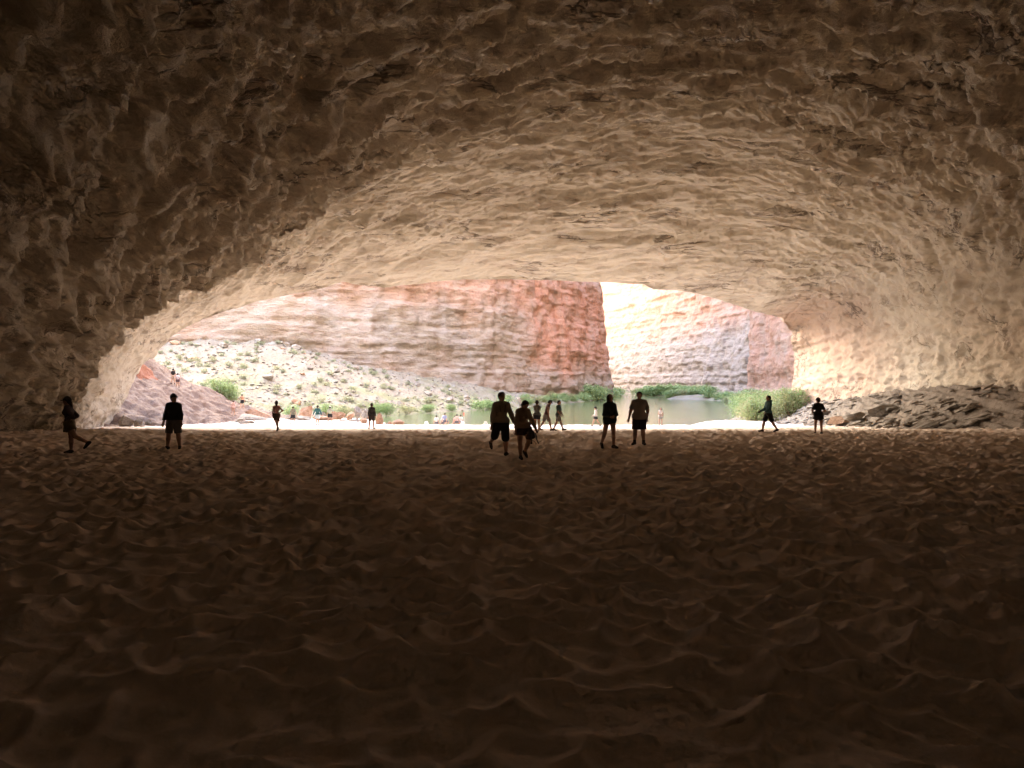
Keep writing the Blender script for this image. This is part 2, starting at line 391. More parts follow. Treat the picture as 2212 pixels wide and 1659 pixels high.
redA = sstep(22, 29, P[:, 0] + 2 * fbm(P * 0.3, 3)) * sstep(60, 80, P[:, 1] + 6 * fbm(P * 0.15 + 4, 3)) * (rowi <= lip_row)  # pinkish outer right wall; colour also darkened where light falls too strong
redA = np.maximum(redA * 0.75, outf * 0.5)
gz = ground(P[:, 0], P[:, 1]); greyA = sstep(2.6, 1.2, P2[:, 2] - gz + 0.5 * fbm(P * 0.5, 3)) * sstep(20, 27, P[:, 0]) * 0.8
structure(mesh_obj('cavern_rock', P2, grid_faces(len(rows), NU), M['cave'], attrs={'red': redA, 'grey': greyA}))
# unseen cliff face above the mouth, top edge shaped to set the shadow line
def shade_cliff_face():
    xs = np.linspace(-150, 170, 90); tt = np.linspace(0, 1, 40)
    top = np.interp(xs, [-150, -60, -8, 29, 71, 120, 170], [95, 122, 147, 168, 200, 235, 250])
    T_, X_ = np.meshgrid(tt, xs, indexing='ij'); Z_ = 15 + T_ * (top[None] - 15)
    V = np.stack([X_.ravel(), 0 * X_.ravel() + 64.0, Z_.ravel()], 1)
    V[:, 1] += 1.6 * fbm(V * 0.06, 4) + 0.8 * ridged(V * np.array([0.1, 0.1, 0.3]), 3) - 0.02 * (V[:, 2] - 15)
    structure(mesh_obj('shade_cliff_face', V, grid_faces(40, 90), M['cave'], attrs={'red': np.full(len(V), 0.5), 'grey': np.zeros(len(V))}))
shade_cliff_face()
# unseen box added over and behind the cavern to block sun leaking through
_b = np.array([(x, y, z) for z in (-12, 88) for y in (-70, 50) for x in (-120, 150)], float)
_v = np.concatenate([_b, [(-120, 57, 30), (150, 57, 30)]])
structure(mesh_obj('sun_block_mass', _v, [[4, 5, 7, 6], [0, 1, 5, 4], [0, 4, 6, 2], [1, 3, 7, 5]], M['cave'], smooth=False, attrs={'red': np.zeros(10), 'grey': np.zeros(10)}))
print('cave', len(rows) * NU, time.time() - T0)

# ------------------------------------------------------------------ canyon outside: banks, river, cliffs
RIVER = np.array([(-160, 103), (-70, 110), (-40, 116), (-21, 125), (-10, 143), (5, 175), (21, 217), (31, 255), (38, 290), (48, 330), (40, 420), (20, 500),
                  (80, 500), (70, 420), (60, 352), (58, 325), (68, 312), (72, 290), (66, 270), (54, 262), (53, 256), (63, 244), (64, 215), (58, 185), (46, 148), (33, 112), (27, 96), (22, 80), (-160, 80)], float)
def seg_dist(x, y, poly):
    d = np.full(x.shape, 1e9); ins = np.zeros(x.shape, bool)
    n = len(poly)
    for i in range(n):
        ax, ay = poly[i]; bx, by = poly[(i + 1) % n]
        t = np.clip(((x - ax) * (bx - ax) + (y - ay) * (by - ay)) / ((bx - ax) ** 2 + (by - ay) ** 2), 0, 1)
        d = np.minimum(d, np.hypot(x - ax - t * (bx - ax), y - ay - t * (by - ay)))
        c = ((ay > y) != (by > y)) & (x < (bx - ax) * (y - ay) / (by - ay + 1e-12) + ax)
        ins ^= c
    return np.where(ins, -d, d)
def bank_z(x, y):
    d = seg_dist(x, y, RIVER)
    P_ = np.stack([x, y, 0 * x], 1)
    left = sstep(30, 0, x - (y - 175) * 0.25)
    slope = 0.12 + 0.13 * left * sstep(0, 14, d)
    up = 0.5 * sstep(0, 3, d) + slope * np.clip(d, 0, 60) + 0.12 * left * np.clip(d - 18, 0, 40)
    z = WATER_Z + np.where(d > 0, up, np.maximum(d * 0.35, -2.2))
    rough = sstep(0, 6, d)
    z = z + rough * (1.3 * fbm(P_ * 0.07, 3) + 0.75 * ridged(P_ * 0.22 + 5, 3) - 0.3 + 0.25 * fbm(P_ * 0.9, 3)) * (0.4 + 0.6 * left)
    return z, d
def build_bank():
    nr, nc = 270, 400
    y = np.exp(np.linspace(math.log(92), math.log(520), nr)); s = np.linspace(-0.95, 0.55, nc)
    Y, S = np.meshgrid(y, s, indexing='ij'); X = S * Y
    x, yv = X.ravel(), Y.ravel(); z, d = bank_z(x, yv)
    structure(mesh_obj('river_bank', np.stack([x, yv, z], 1), grid_faces(nr, nc), M['bank'], attrs={'green': sstep(40, 3, d)}))
build_bank()
n = 2; wv = np.array([(-500, 70, WATER_Z), (500, 70, WATER_Z), (500, 900, WATER_Z), (-500, 900, WATER_Z)])
structure(mesh_obj('river', wv, [[0, 1, 2, 3]], M['water'], smooth=False))
gv = np.array([(-1500, -1500, -9.5), (1500, -1500, -9.5), (1500, 2500, -9.5), (-1500, 2500, -9.5)])
structure(mesh_obj('ground', gv, [[0, 1, 2, 3]], M['bank'], smooth=False))

def cliff(name, path, z0, z1, nx, nz, batter, red_fn, white_fn, seed, ledge=1.0, tilt=0.0, view=(0, 1, 40)):
    path = np.asarray(path, float)
    d = np.r_[0, np.cumsum(np.linalg.norm(np.diff(path, axis=0), axis=1))]; L = d[-1]
    fr_ = np.linspace(0, L, 4000); cx_, cy_ = np.interp(fr_, d, path[:, 0]), np.interp(fr_, d, path[:, 1])
    pxx = CX + FPX * cx_ / cy_; dens = np.where((pxx > view[0]) & (pxx < view[1]), 1.0, 0.08); cum = np.r_[0, np.cumsum(dens)[:-1]]; cum = cum / cum[-1]
    t = np.interp(np.linspace(0, 1, nx), cum, fr_)
    kk = 40; hw = np.hanning(2 * kk + 1); hw /= hw.sum()
    cs_ = [np.convolve(np.pad(q_, kk, mode='edge'), hw, mode='valid') for q_ in (cx_, cy_)]
    c = np.stack([np.interp(t, fr_, cs_[0]), np.interp(t, fr_, cs_[1])], 1)
    tg = np.gradient(c, axis=0); nn = np.stack([tg[:, 1], -tg[:, 0]], 1); nn /= np.linalg.norm(nn, axis=1, keepdims=True)   # right of travel = towards the river
    zz = np.interp(np.linspace(0, 1, nz), [0, 0.82, 1], [z0, view[2], z1])
    Z, TT = np.meshgrid(zz, t, indexing='ij')
    X = np.broadcast_to(c[:, 0], Z.shape); Y = np.broadcast_to(c[:, 1], Z.shape)
    P_ = np.stack([X.ravel(), Y.ravel(), Z.ravel()], 1); T_ = TT.ravel()
    P_s = P_ + seed * 13.7
    zw = P_[:, 2] + tilt * T_ + 1.4 * fbm(P_s * np.array([0.05, 0.05, 0.08]), 3)
    out = np.zeros(len(P_))
    for th_, am in ((5.2, 0.9), (2.1, 0.5), (0.85, 0.26)):
        q_ = zw / th_ + 0.25 * fbm(P_s * np.array([0.12, 0.12, 0.2]) / th_ * 2, 2)
        i = np.floor(q_); f = q_ - i
        def lay(ii):                                        # how far each bed stands out, changing along the wall
            return hash2(ii, np.zeros_like(ii), seed + int(th_ * 10)) + 0.8 * perlin(np.stack([T_ / (th_ * 3.2), ii * 3.7, 0 * ii + seed], 1))
        s_ = sstep(0.88, 1.0, f)
        out += am * ledge * (lay(i) * (1 - s_) + lay(i + 1) * s_)
    out += 2.2 * fbm(P_s * np.array([0.045, 0.045, 0.03]), 4) + 0.8 * fbm(P_s * np.array([0.3, 0.3, 0.12]), 4)
    out -= 0.9 * ridged(P_s * np.array([0.13, 0.13, 0.035]), 3) ** 2        # vertical cracks
    out += 0.35 * fbm(P_s * 0.9, 3) + 1.5 * fbm(P_s * np.array([0.1, 0.1, 0.13]) + 3, 3)
    out -= batter * (P_[:, 2] - z0)
    V = P_.copy(); N_ = np.stack([np.broadcast_to(nn[:, 0], Z.shape).ravel(), np.broadcast_to(nn[:, 1], Z.shape).ravel()], 1)
    V[:, :2] += N_ * out[:, None]
    px = CX + FPX * V[:, 0] / V[:, 1]; hz = V[:, 2]
    o = mesh_obj(name, V, grid_faces(nz, nx), M['cliff'], attrs={'red': red_fn(V, T_ / L), 'white': white_fn(V, T_ / L), 'pale': sstep(34, 48, V[:, 2] + 6 * fbm(V * 0.05, 3)) if name == 'cliff_opposite' else 0 * T_})
    return structure(o)
def redA_(V, u):
    n_ = fbm(V * 0.05, 4)
    r = sstep(17, 25, V[:, 2] + 12 * n_ + 4 * sstep(-60, -20, V[:, 0]) * sstep(0, -20, V[:, 0])) * 0.5
    r = np.maximum(r, sstep(195, 218, V[:, 1]) * sstep(2, 12, V[:, 2] + 8 * n_) * 0.95)
    return np.clip(r + 0.25 * sstep(0.0, 0.3, n_), 0, 1) * (1 - 0.85 * sstep(30, 45, V[:, 2]))
def whiteA_(V, u): return sstep(30, 45, V[:, 2]) + 0.8 * sstep(0.0, 0.35, fbm(V * 0.04 + 9, 4)) * sstep(215, 190, V[:, 1])
def redB_(V, u):
    return np.clip(0.22 + sstep(18, 32, V[:, 2] + 8 * fbm(V * 0.04, 3)) * 0.6, 0, 1)
def whiteB_(V, u):
    return sstep(34, 20, V[:, 2] + 8 * fbm(V * 0.04, 3)) * 0.6
def redC_(V, u): return np.clip(0.75 + 0.4 * fbm(V * 0.06, 3), 0, 1) * sstep(-3, 2, V[:, 2])
def none_(V, u): return 0 * u
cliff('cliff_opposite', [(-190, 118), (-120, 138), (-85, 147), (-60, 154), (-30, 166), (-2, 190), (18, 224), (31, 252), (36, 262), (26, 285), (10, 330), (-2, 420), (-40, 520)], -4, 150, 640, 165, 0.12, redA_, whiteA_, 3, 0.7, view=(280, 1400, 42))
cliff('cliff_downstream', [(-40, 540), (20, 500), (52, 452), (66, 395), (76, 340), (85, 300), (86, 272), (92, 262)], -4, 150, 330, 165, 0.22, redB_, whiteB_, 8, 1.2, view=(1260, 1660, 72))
cliff('cliff_red', [(150, 360), (115, 310), (96, 282), (86, 268), (81, 256), (79, 225), (76, 195), (66, 150), (52, 116), (42, 96)], -5, 250, 280, 140, 0.03, redC_, none_, 12, 0.6, view=(1560, 1760, 40))  # unseen top and far end raised and extended to shade the other cliffs
print('canyon', time.time() - T0)

# ------------------------------------------------------------------ rock shelves at the two sides of the mouth
def shelf_left_h(x, y):
    rel = np.interp(x, [-70, -48, -44, -41, -39.6, -38.0, -36.5, -34.5, -32, -29], [14, 9.0, 6.6, 4.4, 3.6, 3.25, 2.3, 1.2, 0.35, -0.6])
    rel = rel * sstep(60, 72, y) * (0.55 + 0.45 * sstep(104, 90, y))
    return CAMZ - 4.08 + rel - 3.0 * sstep(96, 106, y)
def ledged(h, P_, step, amt, seed):
    q_ = h / step + 0.7 * fbm(P_ * np.array([0.25, 0.25, 0.25]) + seed, 3); i = np.floor(q_); f = q_ - i
    return h + amt * step * (sstep(0.55, 0.95, f) - f)
def shelf_left_z(x, y):
    x = np.asarray(x, float); y = np.asarray(y, float); P_ = np.stack([x, y, 0 * x], 1)
    h = shelf_left_h(x, y) + 0.35 * fbm(P_ * 0.3, 3)
    h = h + 0.35 * ridged(P_ * 0.35 + 2, 3)
    h = h + 0.25 * fbm(P_ * 0.9, 3); h = h + 0.5 * fbm(P_ * 0.22 + 8, 3); h = h + 0.55 * (pits(x + 0.4 * fbm(P_ * 0.6, 2), y + 0.4 * fbm(P_ * 0.6 + 5, 2), 1.9, 61, 0.5, 0.5, 9.0) * -1) + 0.25 * (pits(x, y, 0.8, 71, 0.5, 0.4, 9.0) * -1); h = ledged(h, P_ * 4, 0.3, 0.45, 8) + 0.25 * ridged(P_ * 0.45, 4) + 0.07 * fbm(P_ * 2.2, 3)
    return h
def shelf_left():
    xs = np.linspace(-62, -28.5, 230); ys = np.linspace(60, 106, 170)
    Y, X = np.meshgrid(ys, xs, indexing='ij'); x, y = X.ravel(), Y.ravel()
    h = shelf_left_z(x, y)
    V = np.stack([x, y, h], 1)
    structure(mesh_obj('rock_shelf', V, grid_faces(170, 230), M['shelf_l'])); return
def shelf_right_h(x, y):
    edge = np.interp(y, [30, 43, 50, 66, 78, 92], [29.0, 28.0, 26.8, 26.6, 28.0, 31.0])
    rel = 1.7 * sstep(0, 6.0, x - edge) + 0.12 * np.clip(x - edge, 0, 20) - 0.6 * sstep(1.0, -2.0, x - edge)
    return ground(x, y) + rel
def shelf_right():
    xs = np.linspace(22, 40, 150); ys = np.linspace(26, 98, 300)
    Y, X = np.meshgrid(ys, xs, indexing='ij'); x, y = X.ravel(), Y.ravel(); P_ = np.stack([x, y, 0 * x], 1)
    h = shelf_right_h(x, y) + (0.30 * fbm(P_ * 0.35 + 3, 3)) * sstep(24.5, 28, x)
    h = ledged(h - 0.08 * (y - 60) + 0.35 * ridged(np.stack([P_[:, 0] * 0.8, P_[:, 1] * 0.16 + P_[:, 0] * 0.2, P_[:, 2]], 1), 3) * sstep(25.5, 28, x), P_ * 0.6 + 9, 0.30, 0.98, 9) + 0.08 * (y - 60) + 0.10 * fbm(P_ * 1.7, 4) * sstep(25, 28, x)
    V = np.stack([x, y, h - 0.12], 1)
    structure(mesh_obj('rock_ledge', V, grid_faces(300, 150), M['shelf_r']))
M['shelf_l'] = mat_rock('shelf_rock_pink', (0.145, 0.095, 0.07), (0.205, 0.155, 0.125), (0.085, 0.05, 0.036), 0.8, False)
M['shelf_r'] = mat_rock('ledge_rock_grey', (0.16, 0.135, 0.11), (0.25, 0.215, 0.18), (0.075, 0.06, 0.045), 0.8, False)
shelf_left(); shelf_right()

# ------------------------------------------------------------------ boulders and slabs
def ico(sub):
    t = (1 + 5 ** 0.5) / 2
    v = [(-1, t, 0), (1, t, 0), (-1, -t, 0), (1, -t, 0), (0, -1, t), (0, 1, t), (0, -1, -t), (0, 1, -t), (t, 0, -1), (t, 0, 1), (-t, 0, -1), (-t, 0, 1)]
    f = [(0, 11, 5), (0, 5, 1), (0, 1, 7), (0, 7, 10), (0, 10, 11), (1, 5, 9), (5, 11, 4), (11, 10, 2), (10, 7, 6), (7, 1, 8), (3, 9, 4), (3, 4, 2), (3, 2, 6), (3, 6, 8), (3, 8, 9), (4, 9, 5), (2, 4, 11), (6, 2, 10), (8, 6, 7), (9, 8, 1)]
    v = [np.array(p) / np.linalg.norm(p) for p in v]
    for _ in range(sub):
        c = {}; nf = []
        def mid(a, b):
            k = (min(a, b), max(a, b))
            if k not in c:
                m = v[a] + v[b]; v.append(m / np.linalg.norm(m)); c[k] = len(v) - 1
            return c[k]
        for a, b, d in f:
            x, y, z = mid(a, b), mid(b, d), mid(d, a); nf += [(a, x, z), (b, y, x), (d, z, y), (x, y, z)]
        f = nf
    return np.array(v), np.array(f)
def boulder_shape(seed, sub=3, flat=1.0, planes=11, rough=0.07):
    r_ = np.random.default_rng(seed); v, f = ico(sub); v = v.copy()
    for k in range(planes):
        n_ = r_.normal(size=3); n_[2] *= flat; n_ /= np.linalg.norm(n_); c = r_.uniform(0.45, 0.8)
        v -= np.maximum(0, v @ n_ - c)[:, None] * n_
    if sub >= 2: v += v * (rough * fbm(v * 2.2 + seed * 3.1, 3))[:, None]
    lo, hi = v.min(0), v.max(0); v = (v - (lo + hi) / 2) / (hi - lo)          # unit box
    v[:, 2] += 0.5
    return v, f
ROCKS = []
for k in range(10):
    v, f = boulder_shape(100 + k, 3); o = mesh_obj('boulder', v, f, None, None, smooth=False); ROCKS.append(o.data); bpy.data.objects.remove(o)
LOWROCKS = []
for k in range(8):
    v, f = boulder_shape(200 + k, 1, planes=7); o = mesh_obj('boulder', v, f, None, None, smooth=False); LOWROCKS.append(o.data); bpy.data.objects.remove(o)
def rock(name, me, loc, size, rot, mat, label, cat, group=None):
    o = bpy.data.objects.new(name, me); COL.objects.link(o); o.location = loc; o.scale = size; o.rotation_euler = rot
    if len(me.materials) == 0: me.materials.append(mat)
    o.material_slots[0].link = 'OBJECT'; o.material_slots[0].material = mat
    return tag(o, label, cat, group)
rr = random.Random(5)
# the boulders at the left end of the beach: px centre, py bottom, distance, px width, px height, depth ratio, kind
BL = [(556, 899, 89, 60, 16, .8, 'rust', 'big rounded orange-brown boulder behind the woman with hand on hip'),
      (546, 907, 85, 68, 12, .7, 'pale', 'long low pale slab in front of the big orange-brown boulder'),
      (519, 910, 79, 24, 8, .8, 'grey', 'small dark flat slab alone on the left sand'),
      (532, 916, 75, 31, 8, .7, 'grey', 'larger dark flat slab lowest on the left sand'),
      (660, 899, 90, 34, 22, .8, 'rust', 'orange boulder with pale top right of the man in olive top'),
      (630, 907, 86, 36, 12, .8, 'pale', 'pale flat rock behind the legs of the man in olive top'),
      (657, 909, 84, 34, 11, .7, 'pale', 'pale slab between the man in olive top and the man in teal'),
      (698, 908, 84, 46, 10, .6, 'rust', 'long flat brown slab behind the man in teal shirt'),
      (691, 898, 90, 26, 9, .8, 'pale', 'pale flat rock on top of the brown slab pile'),
      (734, 904, 86, 30, 15, .8, 'rust', 'brown boulder right of the person in pale green top'),
      (719, 897, 91, 16, 10, .8, 'rust', 'small brown rock half hidden behind person in pale green top'),
      (757, 905, 85, 18, 15, .9, 'rust', 'upright brown block beside the grey and white pointed rock'),
      (772, 902, 88, 18, 24, .8, 'grey', 'grey and white pointed rock standing above the boulder pile'),
      (790, 902, 87, 22, 20, .9, 'pale', 'broad pale rock behind the man in the dark brimmed hat'),
      (785, 916, 80, 20, 14, .8, 'rust', 'square brown block left of the man in the dark brimmed hat'),
      (765, 913, 82, 26, 8, .7, 'grey', 'flat grey rock low in front of the boulder pile'),
      (744, 911, 82, 22, 6, .7, 'pale', 'thin pale slab low at the foot of the boulder pile'),
      (819, 919, 79, 17, 27, .7, 'rust', 'leaning brown wedge rock right of the man in dark brimmed hat'),
      (834, 921, 78, 10, 8, .9, 'grey', 'small grey rock between the leaning wedge and the water'),
      (842, 922, 78, 11, 12, .9, 'rust', 'small pointed brown rock at the water edge'),
      (860, 924, 77, 26, 17, .8, 'rust', 'heaped reddish rock standing at the water edge'),
      (877, 924, 77, 14, 6, .9, 'grey', 'low grey rock rightmost at the water edge'),
      (600, 912, 82, 14, 5, .9, 'pale', 'small pale stone on sand left of man in olive top'),
      (343, 908, 74, 30, 10, .7, 'grey', 'flat grey rock right of the man in dark long sleeves'),
      (272, 913, 62, 34, 17, .7, 'grey', 'dark overhanging rock at the foot of the left cavern wall'),
      (300, 913, 62, 20, 9, .8, 'grey', 'smaller dark rock beside overhanging rock at left wall foot'),
      (322, 912, 64, 16, 5, .8, 'grey', 'low thin rock nearest the man in the dark long sleeves')]
for k, (px, pb, d, wpx, hpx, dr, kind, label) in enumerate(BL):
    wm, hm = wpx / FPX * d, hpx / FPX * d; x = (px - CX) / FPX * d
    v, f = boulder_shape(300 + k, 3, 1.5, 13, 0.09)
    zg = float(ground(x, d)); zb = CAMZ - (pb - CY) / FPX * d
    if px < 420: zg = max(zg, float(shelf_left_h(np.array(x), np.array(d)))) if px > 325 else zg
    b = zg - 0.15; hh = max(hm, (zb + hm) - b)
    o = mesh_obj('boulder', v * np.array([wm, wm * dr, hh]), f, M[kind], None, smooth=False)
    o.location = (x, d, b); o.rotation_euler = (rr.uniform(-.06, .06), rr.uniform(-.06, .06), rr.uniform(-.25, .25))
    tag(o, label, 'boulder', 'boulders at the left end of the beach')
# leaning dark slab on the far bank
v, f = boulder_shape(411, 3, 1.2, 10); o = mesh_obj('leaning_rock', v * np.array([0.9, 0.9, 2.9]), f, M['grey'], None, smooth=False)
p = at(1130, 881, 150); o.location = tuple(p + np.array([0, 0, -0.5])); o.rotation_euler = (0, R(-24), 0); tag(o, 'dark slab leaning out over the far water edge', 'rock')
# red outcrop above the left shelf
def outcrop():
    v, f = ico(5); v = v.copy()
    for n_, c in (((0.9, -0.2, 0.5), 0.45), ((0.2, -1, 0.1), 0.6), ((0.75, -0.6, 0.5), 0.5)):
        n_ = np.array(n_) / np.linalg.norm(n_); v -= np.maximum(0, v @ n_ - c)[:, None] * n_ * 0.85
    v *= np.array([3.9, 5.2, 4.6])
    v += v / (np.linalg.norm(v, axis=1, keepdims=True)) * (0.7 * ridged(v * np.array([0.6, 0.6, 0.14]), 3) + 0.25 * fbm(v * 1.2, 3))[:, None]
    o = mesh_obj('rock_outcrop', v, f, M['redrock']); o.location = (-42.6, 82.5, -0.4)
    tag(o, 'red fluted rock outcrop beside the left end of the cavern mouth', 'rock outcrop')
outcrop()
# slabs lying on the grey ledges at the right wall
n_s = 0
for k in range(600):
    if n_s >= 170: break
    y = 36 + 46 * rr.random() ** 1.1; x = np.interp(y, [30, 43, 50, 66, 78, 92], [29.0, 28.0, 26.8, 26.6, 28.0, 31.0]) + rr.uniform(-0.8, 5.0)
    if (x / y) > 0.74: continue
    L_ = rr.uniform(0.3, 1.15) * (1.0 if rr.random() < .88 else 1.7); h_ = L_ * rr.uniform(0.07, 0.15); w_ = L_ * rr.uniform(0.5, 0.8)
    z = float(shelf_right_h(np.array(x), np.array(y))) + 0.10 + 0.12 * rr.random()
    me = ROCKS[k % 10]; kd = rr.choice(['grey'] * 4 + ['pale'])
    rock('rock_slab', me, (x, y, z), (L_, w_, h_ + 0.1), (rr.uniform(-.2, .2), R(-14) + rr.uniform(-.15, .15), rr.uniform(-.7, .7)), M[kd],
         'loose ' + {'grey': 'dark grey', 'pale': 'pale'}[kd] + ' slab lying on the ledges at the foot of the right cavern wall', 'rock slab', kd + ' slabs on the right ledges'); n_s += 1
for (px, pb, d, wpx, hpx, kind, label) in [(1822, 905, 62, 70, 9, 'rust', 'long tilted brown slab just right of the woman in dark skirt'),
        (1850, 893, 60, 52, 14, 'pale', 'pale blocky slab above the long tilted brown slab'),
        (1905, 884, 58, 62, 16, 'pale', 'large pale slab with dark end lying on the right ledges'),
        (1870, 912, 60, 60, 8, 'pale', 'flat white slab at the sand edge below the right ledges'),
        (1800, 913, 64, 30, 8, 'pale', 'small pale slab nearest the woman in dark skirt'),
        (1840, 916, 62, 26, 5, 'grey', 'thin grey slab half sunk in sand below the right ledges'),
        (1962, 915, 52, 30, 9, 'grey', 'dark block at the sand edge further right along the ledges'),
        (1920, 917, 54, 22, 5, 'grey', 'low dark stone left of the dark block at the ledges')]:
    wm, hm = wpx / FPX * d, hpx / FPX * d; x = (px - CX) / FPX * d; zb = CAMZ - (pb - CY) / FPX * d
    v, f = boulder_shape(int(500 + px), 3, 1.6, 12, 0.08); o = mesh_obj('rock_slab', v * np.array([wm, wm * .6, hm + .3]), f, M[kind], None, smooth=False)
    zg = max(float(ground(x, d)), float(shelf_right_h(np.array(x), np.array(d))))
    o.location = (x, d, min(zb, zg + .25) - 0.25); o.rotation_euler = (0, R(-8), rr.uniform(-.2, .2)); tag(o, label, 'rock slab', 'slabs on the right ledges')

# blocks on the talus across the river
cand = []
while len(cand) < 1500:
    px = rr.uniform(325, 1090); y = rr.uniform(112, 168); cand.append(((px - CX) / FPX * y, y))
cand = np.array(cand); cz, cd = bank_z(cand[:, 0], cand[:, 1])
ok = cd > 1.0; cand, cz, cd = cand[ok], cz[ok], cd[ok]
for k in range(min(300, len(cand))):
    s_ = 0.3 + 1.5 * rr.random() ** 5; kd = rr.choice(['pale'] * 6 + ['rust', 'grey'])
    rock('boulder', LOWROCKS[k % 8] if s_ < 1.3 else ROCKS[k % 10], (cand[k, 0], cand[k, 1], cz[k] - 0.25 * s_), (s_ * rr.uniform(.9, 1.5), s_, s_ * rr.uniform(.6, .95)), (rr.uniform(-.25, .25), rr.uniform(-.25, .25), rr.uniform(0, 6.28)),
         M[kd], {'pale': 'pale', 'rust': 'rust-brown', 'grey': 'dark grey'}[kd] + ' block among the many scattered over the talus slope across the river', 'boulder', kd + ' blocks scattered on the talus slope')
def rubble():
    r_ = np.random.default_rng(9); n_ = 5200
    px = r_.uniform(320, 1180, n_); y = r_.uniform(111, 190, n_); x = (px - CX) / FPX * y; z, d = bank_z(x, y)
    k = (d > 0.2) & (d < 62); x, y, z = x[k], y[k], z[k]; n_ = len(x)
    base = np.array([(1, 0, 0), (-1, 0, 0), (0, 1, 0), (0, -1, 0), (0, 0, 1), (0, 0, -.6)], float)
    F0 = np.array([(0, 2, 4), (2, 1, 4), (1, 3, 4), (3, 0, 4), (2, 0, 5), (1, 2, 5), (3, 1, 5), (0, 3, 5)])
    s_ = 0.12 + 0.38 * r_.random(n_) ** 2.5
    B = base[None] * s_[:, None, None] * r_.uniform(.6, 1.3, (n_, 6, 1)) + r_.normal(0, .12, (n_, 6, 3)) * s_[:, None, None]
    a_ = r_.uniform(0, 6.28, n_); t_ = r_.uniform(-.9, .9, n_); ca, sa, ct, st_ = np.cos(a_)[:, None], np.sin(a_)[:, None], np.cos(t_)[:, None], np.sin(t_)[:, None]
    bx, by, bz = B[..., 0], B[..., 1], B[..., 2] * .7; bx, bz = bx * ct - bz * st_, bx * st_ + bz * ct; bx, by = bx * ca - by * sa, bx * sa + by * ca
    V = np.stack([bx, by, bz * .75], -1) + np.stack([x, y, z + s_ * .1], 1)[:, None]; F = F0[None] + (np.arange(n_) * 6)[:, None, None]
    stuff(mesh_obj('rubble', V.reshape(-1, 3), F.reshape(-1, 3), M['pale'], None, smooth=False), 'small broken stones covering the talus slope across the river', 'rubble')
rubble()
print('rocks', time.time() - T0)

# ------------------------------------------------------------------ bushes
def leaf_cloud(seed, n, leaf, lobes=9, flat=0.8, open_=0.5):
    """a loose crown in a unit box (x, y -0.5..0.5; z 0..1): leaf-sized faces in uneven sprays along shoots"""
    r_ = np.random.default_rng(seed); pts = []; shoots = []
    for k in range(lobes):
        a = r_.uniform(0, 6.283); rad = 0.30 * r_.random() ** .5; base = np.array([0.10 * math.cos(a), 0.10 * math.sin(a), 0])
        tip = np.array([rad * math.cos(a) * 1.25, rad * math.sin(a) * 1.25, r_.uniform(0.45, 0.92)]); shoots.append((base, tip))
        m = n // lobes; t = r_.uniform(0.22, 1.05, m) ** 0.8; c = base + (tip - base) * t[:, None]
        spread = 0.05 + 0.13 * np.sin(np.clip(t, 0, 1) * 3.0) + 0.02
        pts.append(c + r_.normal(size=(m, 3)) * spread[:, None] * np.array([1, 1, .8]))
    p = np.concatenate(pts); p[:, 2] = np.clip(p[:, 2], 0.02, 1.05); m = len(p)
    u = r_.normal(size=(m, 3)); u[:, 2] += .5; u /= np.linalg.norm(u, axis=1, keepdims=True); w_ = np.cross(u, r_.normal(size=(m, 3))); w_ /= np.linalg.norm(w_, axis=1, keepdims=True)
    l = leaf * r_.uniform(.6, 1.4, m)[:, None]
    V = np.stack([p - u * l, p + w_ * l * .45, p + u * l, p - w_ * l * .45], 1).reshape(-1, 3)
    return V, np.arange(4 * m).reshape(-1, 4), shoots
def stem_mesh(shoots, r0=0.012):
    V = []; F = []
    for b, t in shoots:
        k = len(V); mid_ = (b + t) / 2 + np.array([0.03, -0.02, .02])
        for c, rad in ((b - np.array([0, 0, .03]), r0), (mid_, r0 * .7), (t, r0 * .3)):
            for j in range(4): V.append(c + rad * np.array([math.cos(j * 1.57), math.sin(j * 1.57), 0]))
        for s_ in range(2):
            for j in range(4): F.append((k + s_ * 4 + j, k + s_ * 4 + (j + 1) % 4, k + s_ * 4 + 4 + (j + 1) % 4, k + s_ * 4 + 4 + j))
    return np.array(V), np.array(F)
BUSH = {}
def bush_data(key, seed, n, leaf, mat, lobes):
    V, F, sh = leaf_cloud(seed, n, leaf, lobes); o = mesh_obj('foliage', V, F, mat, None, smooth=False); me = o.data; bpy.data.objects.remove(o)
    sv, sf = stem_mesh(sh); o2 = mesh_obj('stems', sv, sf, M['wood'], None); ms = o2.data; bpy.data.objects.remove(o2)
    BUSH[key] = (me, ms)
for k in range(4): bush_data(('near', k), 40 + k, 2600, 0.032, M['leaf'], 13)
for k in range(3): bush_data(('neardry', k), 50 + k, 2000, 0.030, M['leafdry'], 14)
for k in range(4): bush_data(('far', k), 60 + k, 800, 0.055, M['leaf'], 10)
for k in range(3): bush_data(('fardry', k), 70 + k, 700, 0.055, M['leafdry'], 10)
for k in range(3): bush_data(('sage', k), 80 + k, 260, 0.085, M['leafsage'], 8)
def bush(name, key, loc, w_, h_, label, cat, group, parts=True):
    me, ms = BUSH[key]
    if parts:
        t = empty(name, loc, rr.uniform(0, 6.28)); t.scale = (w_, w_ * rr.uniform(.85, 1.1), h_)
        for nm, d_ in (('foliage', me), ('stems', ms)):
            c = bpy.data.objects.new(nm, d_); COL.objects.link(c); c.parent = t
    else:
        t = bpy.data.objects.new(name, me); COL.objects.link(t); t.location = loc; t.rotation_euler = (0, 0, rr.uniform(0, 6.28)); t.scale = (w_, w_, h_)
    return tag(t, label, cat, group)
